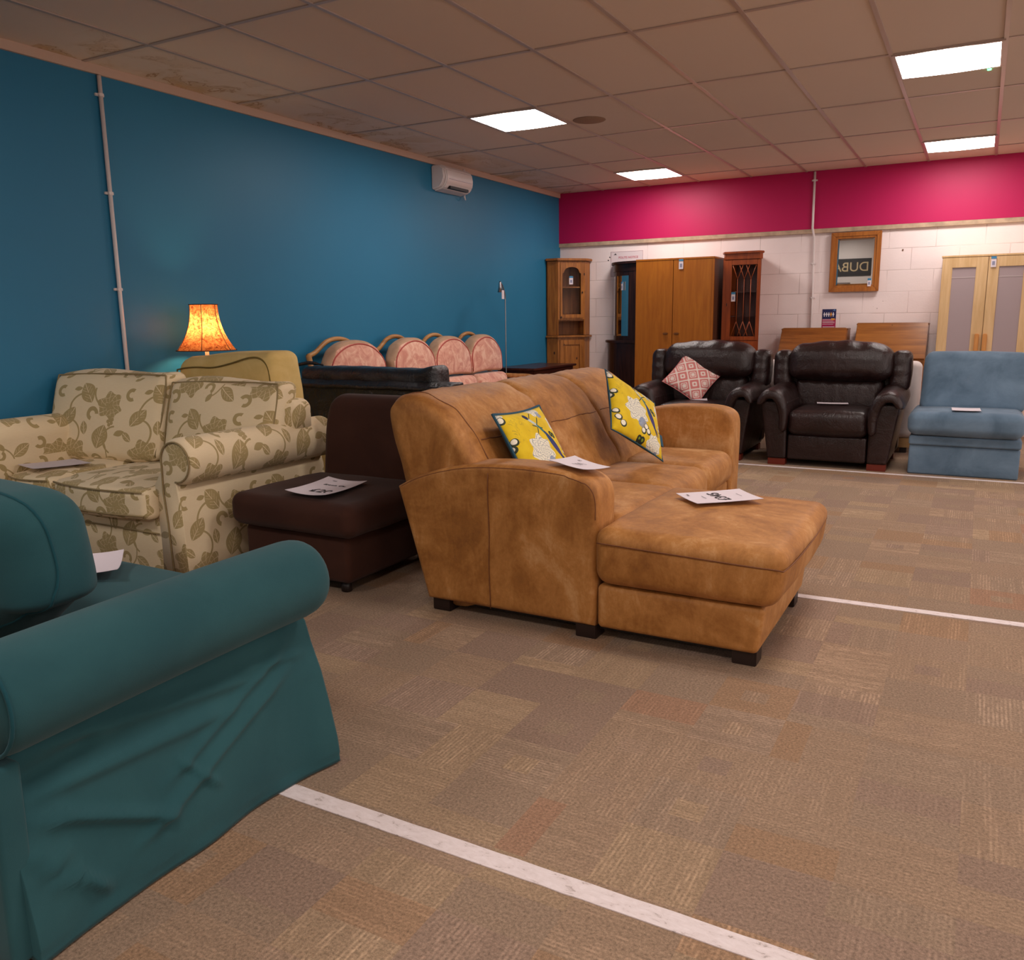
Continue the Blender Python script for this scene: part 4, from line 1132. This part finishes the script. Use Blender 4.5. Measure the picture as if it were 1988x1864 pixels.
obj('edge_strip', bx([(2.155, 2.176, -.622, -.60, 0, 1.888)], .001), oak, t)
tagat(1.80, -.627, 1.84, .05, .11, 'white tag with blue band at the top of the oak wardrobe door')

# ================================================================ MAHOGANY CABINET
rmah = wood('red_mahogany', (160, 74, 26), (126, 52, 14), 'z', rough=.35)
rin = wood('mahogany_inside', (96, 56, 46), (72, 40, 32), 'z')
t = thing('glazed_cabinet', 'reddish mahogany corner cabinet with lattice glass door', 'cabinet', (2.45, -.25, 0))
obj('cornice', prism([(2.40, -.02), (2.20, -.38), (2.24, -.47), (2.63, -.47), (2.665, -.40), (2.50, -.02)], 1.935, 1.96, 'xy', .005), rmah, t)
obj('frieze', prism([(2.40, -.025), (2.215, -.38), (2.245, -.452), (2.63, -.452), (2.65, -.40), (2.50, -.025)], 1.875, 1.935, 'xy', .003), rmah, t)
obj('side_panel', prism([(2.225, -.44), (2.24, -.44), (2.42, -.03), (2.40, -.03)], 0, 1.875, 'xy', .001), rmah, t)
obj('side_panel', prism([(2.645, -.44), (2.628, -.44), (2.48, -.03), (2.50, -.03)], 0, 1.875, 'xy', .001), rmah, t)
obj('lower_body', prism([(2.24, -.42), (2.41, -.03), (2.49, -.03), (2.63, -.42)], 0, 1.0, 'xy', 0), rmah, t)
obj('interior_back', bx([(2.33, 2.57, -.25, -.245, 1.0, 1.87)], 0), rin, t)
obj('lower_door', bx([(2.245, 2.635, -.445, -.425, .06, .985)], .003), rmah, t)
d = obj('door_frame', bx([(2.23, 2.325, -.447, -.43, .99, 1.87), (2.605, 2.642, -.447, -.43, .99, 1.87), (2.325, 2.605, -.447, -.43, 1.815, 1.87), (2.325, 2.605, -.447, -.43, .99, 1.035)], .003), rmah, t)
obj('glass_pane', bx([(2.325, 2.605, -.436, -.433, 1.035, 1.815)], 0), glass.mat, d)
lat = []
xs_ = [2.325+.28*k/6 for k in range(7)]
def bar(a, b): return tube([(a[0], -.441, a[1]), (b[0], -.441, b[1])], .004, 6)
bars = []
for x in (xs_[1]+.02, xs_[3], xs_[5]-.02): bars.append(((x, 1.20), (x, 1.66)))
for x in (xs_[1]+.02, xs_[3], xs_[5]-.02):
    for s in (-1, 1):
        bars.append(((x, 1.66), (x+s*.055, 1.81))); bars.append(((x, 1.20), (x+s*.055, 1.04)))
bm = bmesh.new()
for a, b in bars:
    mm = bar(a, b); bm.from_mesh(mm)
me = bpy.data.meshes.new('m'); bm.to_mesh(me); bm.free(); obj('glazing_bars', me, rmah, d)
for z in (1.25, 1.52): obj('shelf', bx([(2.29, 2.60, -.40, -.25, z, z+.012)], 0), rin, t)
obj('keyhole', bx([(2.276, 2.284, -.4495, -.447, 1.37, 1.40)], 0), M['dark'], d)
tagat(2.352, -.448, 1.47, .045, .10, 'white tag on the lattice glass of the red mahogany cabinet')

# ================================================================ BUREAUX
def bureau(x0, x1, zt, label, name, mat, round_=False):
    t = thing(name, label, 'bureau', ((x0+x1)/2, -.3, 0), 'sloping-lid writing bureaux')
    prof = [(-.05, 0), (-.47, 0), (-.47, .80), (-.25, zt), (-.05, zt)]
    obj('side_panel', prism(prof, x0, x0+.018, 'yz', .002), mat, t); obj('side_panel', prism(prof, x1-.018, x1, 'yz', .002), mat, t)
    obj('body', bx([(x0+.018, x1-.018, -.46, -.055, .03, .80), (x0+.018, x1-.018, -.245, -.055, .80, zt-.02)], 0), mat, t)
    obj('top', bx([(x0-.004, x1+.004, -.262, -.05, zt-.018, zt)], .003), mat, t)
    # sloping lid
    a = math.atan2(zt-.80, .22); L = math.hypot(zt-.80, .22)
    me = prism([(x0+.006, .0), (x1-.006, .0), (x1-.006, L-.012), (x1-.022, L), (x0+.022, L), (x0+.006, L-.012)] if round_ else [(x0+.004, 0), (x1-.004, 0), (x1-.004, L), (x0+.004, L)], -.018, 0, 'xz', .004)
    me.transform(Matrix.Translation((0, -.472, .80)) @ Matrix.Rotation(-(PI/2-a), 4, 'X'))
    lid = obj('lid', me, mat, t)
    for k in range(3):
        z0 = .12+k*.22; dr = obj('drawer', bx([(x0+.03, x1-.03, -.475, -.461, z0, z0+.2)], .003), mat, t)
        obj('drawer_handle', bx([((x0+x1)/2-.05, (x0+x1)/2+.05, -.49, -.476, z0+.1, z0+.115)], .004), plain('brass', (170, 130, 60), .3, metal=1) if 'brass' not in bpy.data.materials else bpy.data.materials['brass'], dr)
    return t, lid
teak = wood('teak_veneer', (142, 84, 34), (110, 60, 20), 'x', rough=.35); waln = wood('walnut_veneer', (156, 98, 44), (118, 68, 26), 'x', rough=.3, scale=.5)
bureau(2.86, 3.55, 1.115, 'teak bureau with rounded sloping lid below the blue and crimson poster', 'teak_bureau', teak, True)
tb, lid = bureau(3.64, 4.33, 1.165, 'walnut bureau with sloping lid beside the pale frosted cupboard', 'walnut_bureau', waln)
obj('lock', bx([(3.98, 3.995, -.285, -.270, 1.135, 1.15)], .002), M['dark'], lid)

# ================================================================ BEECH CUPBOARD
beech = wood('birch_veneer', (222, 187, 140), (206, 168, 118), 'z', rough=.45, scale=.8)
beechh = wood('beech_handle', (214, 150, 84), (200, 134, 70), 'z'); frost = Mat('frosted_panel', .45, .4); frost.color((168, 150, 152))
t = thing('frosted_cupboard', 'pale birch cupboard with two frosted glass doors', 'cupboard', (4.82, -.28, 0))
obj('body', bx([(4.42, 5.225, -.48, -.03, 0, 1.80)], .002), beech, t)
obj('top_panel', bx([(4.412, 5.233, -.502, -.03, 1.80, 1.818)], .002), beech, t)
for x0, x1, hx in ((4.422, 4.818, 4.775), (4.823, 5.22, 4.845)):
    d = obj('door', bx([(x0, x0+.09, -.50, -.482, .06, 1.797), (x1-.10, x1, -.50, -.482, .06, 1.797), (x0+.09, x1-.10, -.50, -.482, 1.70, 1.797), (x0+.09, x1-.10, -.50, -.482, .06, .16)], .002), beech, t)
    obj('frosted_pane', bx([(x0+.09, x1-.10, -.492, -.484, .16, 1.70)], 0), frost.mat, d)
    obj('handle', bx([(hx-.02, hx+.02, -.528, -.50, .89, 1.06)], .006), beechh, d)
    obj('shelf_line', bx([(x0+.09, x1-.10, -.4935, -.492, 1.60, 1.61)], 0), plain('pale_band', (182, 166, 166), .5) if 'pale_band' not in bpy.data.materials else bpy.data.materials['pale_band'], d)
tagat(4.862, -.505, 1.745, .045, .10, 'white tag with blue top hanging on the pale frosted cupboard')

# ================================================================ MIRROR, POSTER, NOTICE
mpine = wood('mirror_pine', (176, 108, 44), (142, 80, 28), 'z', knots=False, rough=.4)
t = thing('wall_mirror', 'pine-framed mirror hanging on the white blockwork wall', 'mirror', (3.55, -.03, 1.8))
mx0, mx1, mz0, mz1, fw = 3.298, 3.805, 1.505, 2.135, .065
TL = math.radians(.83)
def mir(me):
    me.transform(Matrix.Translation((3.55, -.03, 1.82)) @ Matrix.Rotation(TL, 4, 'X') @ Matrix.Translation((-3.55, .03, -1.82))); return me
def fram(x0, x1, z0, z1, w_, y0, y1):
    bm = bmesh.new()
    for poly in ([(x0, z0), (x1, z0), (x1-w_, z0+w_), (x0+w_, z0+w_)], [(x1, z0), (x1, z1), (x1-w_, z1-w_), (x1-w_, z0+w_)], [(x1, z1), (x0, z1), (x0+w_, z1-w_), (x1-w_, z1-w_)], [(x0, z1), (x0, z0), (x0+w_, z0+w_), (x0+w_, z1-w_)]):
        bm.from_mesh(prism(poly, y0, y1, 'xz', .003))
    me = bpy.data.meshes.new('m'); bm.to_mesh(me); bm.free(); return me
fm = obj('frame', mir(fram(mx0, mx1, mz0, mz1, .045, -.055, -.022)), mpine, t)
obj('inner_moulding', mir(fram(mx0+.04, mx1-.04, mz0+.04, mz1-.04, .028, -.047, -.028)), mpine, fm)
mg = Mat('mirror_silver', .01); mg.color((215, 212, 210)); mg.b.inputs['Metallic'].default_value = 1
def glassbev():
    a = (mx0+.062, mx1-.062, mz0+.062, mz1-.062); b_ = .022
    V = [(a[0], -.036, a[2]), (a[1], -.036, a[2]), (a[1], -.036, a[3]), (a[0], -.036, a[3]), (a[0]+b_, -.0385, a[2]+b_), (a[1]-b_, -.0385, a[2]+b_), (a[1]-b_, -.0385, a[3]-b_), (a[0]+b_, -.0385, a[3]-b_)]
    V += [(v[0], -.03, v[2]) for v in V[:4]]
    F = [[4, 5, 6, 7], [0, 1, 5, 4], [1, 2, 6, 5], [2, 3, 7, 6], [3, 0, 4, 7], [8, 11, 10, 9], [0, 8, 9, 1], [1, 9, 10, 2], [2, 10, 11, 3], [3, 11, 8, 0]]
    return newmesh('m', V, F, None, False)
obj('mirror_glass', mir(glassbev()), mg.mat, t)
tagat(3.71, -.052, 1.60, .035, .085, 'small white tag at the corner of the pine-framed mirror')

t = thing('awareness_poster', 'small navy and crimson poster with five white figures', 'poster', (3.31, -.005, 1.22))
navy = plain('poster_navy', (26, 30, 84), .5); crim = plain('poster_crimson', (170, 20, 80), .5); orng = plain('poster_orange', (236, 164, 70), .5); pwh = plain('poster_white', (232, 226, 232), .5)
obj('upper_panel', bx([(3.24, 3.385, -.004, 0, 1.215, 1.322)], 0), navy, t)
obj('lower_panel', bx([(3.24, 3.385, -.004, 0, 1.12, 1.214)], 0), crim, t)
for k in range(5):
    cx = 3.262+k*.0235; body = [(-.004, 0), (.004, 0), (.0045, .018), (.010, .018), (.009, .03), (.005, .037), (-.005, .037), (-.009, .03), (-.010, .018), (-.0045, .018)]
    head = [(.005*math.cos(a), .043+.005*math.sin(a)) for a in np.linspace(0, 2*PI, 10, endpoint=False)]
    bm = bmesh.new()
    for pl in (body, head): bm.from_mesh(prism([(cx+a, 1.240+b) for a, b in pl], -.0052, -.0041, 'xz', 0))
    me = bpy.data.meshes.new('m'); bm.to_mesh(me); bm.free(); obj('figure', me, orng if k == 3 else pwh, t)
obj('text_lines', bx([(3.246, 3.34, -.0052, -.0041, 1.205, 1.209), (3.246, 3.36, -.0052, -.0041, 1.19, 1.193), (3.246, 3.375, -.0052, -.0041, 1.18, 1.183), (3.246, 3.375, -.0052, -.0041, 1.17, 1.173), (3.246, 3.36, -.0052, -.0041, 1.155, 1.158), (3.25, 3.375, -.0052, -.0041, 1.125, 1.131)], 0), pwh, t)
obj('badge', bx([(3.335, 3.375, -.0055, -.0041, 1.202, 1.222)], .004), orng, t)
obj('logo', bx([(3.35, 3.378, -.0052, -.0041, 1.304, 1.309), (3.36, 3.374, -.0052, -.0041, 1.310, 1.316)], 0), plain('logo_blue', (90, 140, 200), .5), t)

t = thing('notice_sheet', 'white polite notice sheet on the wall above the dark bow cabinet', 'notice', (.9, -.005, 1.9))
obj('sheet', bx([(.70, 1.12, -.004, 0, 1.76, 2.06)], 0), plain('notice_white', (224, 208, 210), .6), t)
ol_ = plain('notice_outline', (170, 140, 150), .6)
obj('border', bx([(.70, 1.12, -.0052, -.0041, 2.056, 2.06), (.70, .704, -.0052, -.0041, 1.76, 2.06), (1.116, 1.12, -.0052, -.0041, 1.76, 2.06), (.70, 1.12, -.0052, -.0041, 1.76, 1.764)], 0), ol_, t)
text('POLITE NOTICE', .036, plain('notice_pink', (196, 60, 90), .6), t, Matrix.Translation((.93, -.0055, 1.985)) @ Matrix.Rotation(PI/2, 4, 'X'))
obj('logo', bx([(.74, .775, -.0052, -.0041, 2.02, 2.026), (.752, .768, -.0052, -.0041, 2.028, 2.036)], 0), M['black'], t)
for k, (x, z) in enumerate(((.685, 1.995), (.665, 1.96))):
    tag(obj('wall_plug_hole', lathe([(.001, 0), (.008, 0), (.008, .002), (.001, .002)], 0, 0, 10) if False else bx([(x-.007, x+.007, -.003, -.0005, z-.007, z+.007)], .002), M['dark']), ('small dark hole beside the notice sheet, upper one' if k == 0 else 'small dark hole beside the notice sheet, lower one'), 'hole')
tag(obj('wall_screw', bx([(4.008, 4.022, -.008, -.0005, 1.915, 1.935)], .003), plain('rust_screw', (120, 84, 60), .5)), 'brown screw in the blockwork right of the pine-framed mirror', 'screw')

# sign and cupboard on the wall behind the camera, seen in the mirror
t = thing('word_sign', 'dark sign with pale capitals seen reflected in the mirror', 'sign', (1.6, FY+.02, 2.0))
obj('board', bx([(.6, 2.21, FY+.002, FY+.02, 1.82, 2.26)], .002), plain('sign_board', (44, 42, 42), .6), t)
# letters read left to right for someone facing that wall (towards -y)
mt4 = Matrix.Translation((2.16, FY+.023, 2.04)) @ Matrix.Rotation(PI, 4, 'Z') @ Matrix.Rotation(PI/2, 4, 'X')
text('DUBA', .33, plain('sign_letters', (190, 170, 130), .5), t, mt4, 'lettering', .002, 'LEFT')
t = thing('grey_cupboard', 'grey cupboard against the wall behind, seen in the mirror', 'cupboard', (1.2, FY+.25, 0))
obj('body', bx([(.7, 1.72, FY+.01, FY+.45, 0, 1.66)], .004), plain('grey_laminate', (120, 108, 104), .6), t)
obj('door', bx([(.71, 1.205, FY+.451, FY+.468, .05, 1.64)], .003), bpy.data.materials['grey_laminate'], t); obj('door', bx([(1.215, 1.71, FY+.451, FY+.468, .05, 1.64)], .003), bpy.data.materials['grey_laminate'], t)

# ================================================================ WHITE SOFA BEHIND THE LEATHER CHAIRS
wf = fabric('white_loose_cover', (214, 200, 196), (226, 212, 208), 3)
t = thing('white_sofa', 'white sofa mostly hidden behind the two brown leather armchairs', 'sofa', (3.7, -1.2, 0))
obj('body', rbox(3.0, 4.37, -1.62, -.9, .14, .45, .05, 3, (8, 4, 4)), wf, t)
obj('backrest', rbox(3.0, 4.37, -1.63, -1.45, .14, .84, .06, 4, (12, 3, 8)), wf, t)
obj('plinth', bx([(3.05, 4.33, -1.60, -.92, .05, .14)], .004), wood('plinth_wood', (200, 160, 110), (180, 138, 90), 'x'), t)
for x in (3.12, 4.26):
    for y in (-1.55, -.98): obj('foot', bx([(x-.03, x+.03, y-.03, y+.03, 0, .05)], .003), dwood, t)

# ================================================================ LEATHER ARMCHAIRS
lea = leather('dark_brown_leather', (33, 19, 18), (44, 27, 26), 3.5, .30, .8, bump=.42, spec=.42)
mfoot = plain('mahogany_foot', (104, 34, 20), .35)
def armchair(label, loc, rz):
    t = thing('leather_armchair', label, 'armchair', (0, 0, 0), 'brown leather armchairs')
    obj('front_panel', rbox(-.315, .315, .01, .70, .055, .268, .02, 3, (10, 6, 4), (0, .006, 0)), lea, t)
    obj('seat_cushion', rbox(-.318, .318, -.035, .56, .27, .475, .065, 4, (14, 10, 5), (0, .012, .03), None, .004, 9), lea, t)
    obj('lumbar_cushion', rbox(-.36, .36, .50, .72, .42, .725, .07, 4, (14, 4, 8), (0, .02, 0), lambda P: np.c_[P[:, 0]*(1+.1*(P[:, 2]-.45)), P[:, 1]+.18*(P[:, 2]-.45)+.006*np.sin(P[:, 0]*60), P[:, 2]]), lea, t)
    def hf(P):
        P = P.copy(); k = P[:, 2]-.7
        P[:, 1] += .16*k; P[:, 0] *= 1-.10*np.clip(k-.1, 0, 1)
        P[:, 2] += .028*np.cos(P[:, 0]/.42*PI/2)*(P[:, 2] > .85)+.004*np.sin(P[:, 0]*31)*(P[:, 2] > .95)
        # gathers running up from the lower edge
        P[:, 1] += .010*np.sin(P[:, 0]*55)*np.clip((.80-P[:, 2])/.12, 0, 1)*(P[:, 1] < .62)
        P[:, 1] += .006*np.sin(P[:, 0]*38+2)*np.clip((P[:, 2]-.93)/.08, 0, 1)
        return P
    obj('headrest_cushion', rbox(-.425, .425, .46, .72, .695, 1.0, .095, 5, (28, 5, 12), (.015, .045, .01), hf, .006, 8), lea, t)
    obj('back_shell', rbox(-.50, .50, .66, .84, .08, .90, .04, 3, (8, 3, 8)), lea, t)
    for s in (-1, 1):
        def sidef(P, s=s):
            P = P.copy(); k = np.clip((P[:, 2]-.055)/.5, 0, 1)
            o = (s*P[:, 0] > .40)
            P[:, 0] += s*o*k*.075; P[:, 1] -= 0
            P[:, 0] -= s*(s*P[:, 0] < .38)*np.clip(.27-P[:, 2], 0, 1)*.0
            return P
        x0, x1 = (.322, .475) if s > 0 else (-.475, -.322)
        obj('side_panel', rbox(x0, x1, .0, .80, .055, .55, .022, 3, (4, 10, 10), (0, .004, 0), sidef), lea, t)
        # padded arm: draped over the side panel, nose forward, dropping on the inside to the seat
        path = spl([(.548, .545), (.51, .60), (.455, .615), (.395, .585), (.358, .50), (.345, .40), (.350, .315)], 5)
        tx = []
        for i, p in enumerate(path):
            a = path[max(0, i-1)]; b = path[min(len(path)-1, i+1)]; d = np.array(b)-np.array(a); d /= np.linalg.norm(d)
            tx.append((np.array(p), np.array([d[1], -d[0]]), i/(len(path)-1)))
        rings = []
        for y, sc, dz in [(-.062, .15, -.02), (-.058, .5, -.014), (-.045, .8, -.008), (-.02, .98, -.003), (.05, 1.05, .002), (.15, 1.05, .006), (.3, 1.0, .012), (.45, .95, .02), (.60, .9, .035), (.70, .8, .05)]:
            out = []; inn = []
            for p, n_, u in tx:
                th = .045*sc*(.75+.35*math.sin(PI*u))
                wv = 1+.05*math.sin(u*30+y*20)
                q1 = p-n_*th*wv; q2 = p+n_*th*.8
                drop = dz*(1 if p[1] > .5 else 0)
                out.append((s*q1[0], y, q1[1]+drop)); inn.append((s*q2[0], y, q2[1]+drop))
            p, n_, u = tx[-1]; d = np.array([0, -1]); e1 = [(s*(p[0]), y, p[1]-.03*sc)]
            p0 = tx[0][0]; e0 = [(s*(p0[0]+.03*sc), y, p0[1]-.02*sc+dz)]
            rings.append(e0+out+e1+inn[::-1])
        obj('arm_pad', loft(rings, True), lea, t)
        wx0, wx1 = (.41, .565) if s > 0 else (-.565, -.41)
        obj('wing', rbox(wx0, wx1, .50, .72, .60, .955, .06, 4, (5, 5, 10), (.01, .01, 0), lambda P, s=s: np.c_[P[:, 0]+s*.02*np.sin((P[:, 2]-.6)*9)*0-s*.05*(P[:, 2]-.75)*0+s*.02*(P[:, 2]-.8), P[:, 1]+.16*(P[:, 2]-.6)+.004*np.sin(P[:, 2]*70), P[:, 2]], .004, 12), lea, t)
        for y in (.01, .70):
            obj('foot', bx([(s*.325 if s > 0 else -.47, .47 if s > 0 else -.325, y, y+.09, 0, .056)], .003), mfoot, t)
    t.location = loc; t.rotation_euler = (0, 0, rz)
    return t
armchair('dark brown leather armchair between the cushion chair and the blue seat', (3.745, -2.71, 0), 0)
armchair('dark brown leather armchair holding the pink diamond cushion', (2.555, -2.64, 0), 0)
c3 = place('throw_cushion', pillow(.20, .065), mdia, 'pink and white diamond cushion standing on its corner in the leather armchair', 'cushion', (2.45, -2.25, .695), (.85, .05, -.53), (.50, .62, .60))
childlocal(c3, 'piping', rimtube(.20), plain('pink_piping', (206, 120, 118), .8))
paper('thin sheet lying flat on the empty leather armchair seat', ((3.62, -2.46), (3.87, -2.42), (3.60, -2.34)), .512, [], .004)
tag(obj('white_card', prism([(2.50, -2.42), (2.66, -2.45), (2.60, -2.25)], .505, .507, 'xy', 0), M['paper']), 'white card poking out behind the pink diamond cushion', 'card')

# ================================================================ BLUE SINGLE SOFA BED
blu = fabric('dusty_blue_suede', (82, 104, 124), (108, 131, 152), 4, .85, .35, 400, .12, wr=.8)
t = thing('chair_bed', 'dusty blue suede chair bed at the right under the frosted cupboard', 'chair bed', (4.76, -2.3, 0))
obj('base', rbox(4.375, 5.145, -2.68, -1.95, .0, .235, .015, 2, (10, 6, 4)), blu, t)
obj('front_flap', rbox(4.37, 5.15, -2.695, -1.98, .235, .31, .018, 3, (10, 6, 2)), blu, t)
obj('seat_cushion', rbox(4.355, 5.155, -2.74, -2.02, .315, .505, .065, 4, (14, 10, 4), (.005, .01, .012), None, .005, 6), blu, t)
obj('back_cushion', rbox(4.40, 5.17, -2.32, -2.12, .47, .945, .06, 4, (16, 4, 12), (.0, .04, .01), lambda P: np.c_[P[:, 0]+.03*(P[:, 2]-.5)*(P[:, 0] < 4.8), P[:, 1]+.35*(P[:, 2]-.47), P[:, 2]], .006, 7), blu, t)
obj('back_frame', rbox(4.40, 5.15, -2.04, -1.93, .2, .80, .02, 2, (6, 2, 5), (0, 0, 0), lambda P: np.c_[P[:, 0], P[:, 1]+.12*(P[:, 2]-.2), P[:, 2]]), blu, t)
paper('clear-sleeved sheet lying on the dusty blue chair bed', ((4.66, -2.70), (4.86, -2.68), (4.65, -2.48)), .520, [], .004)
paper('white sheet in a sleeve tucked on the teal sofa seat', ((2.60, -8.52), (2.42, -8.36), (2.40, -8.66)), .525, [('--------------', .5, .6, .014), ('----------', .5, .5, .014), ('-------------', .5, .4, .014)], .03)
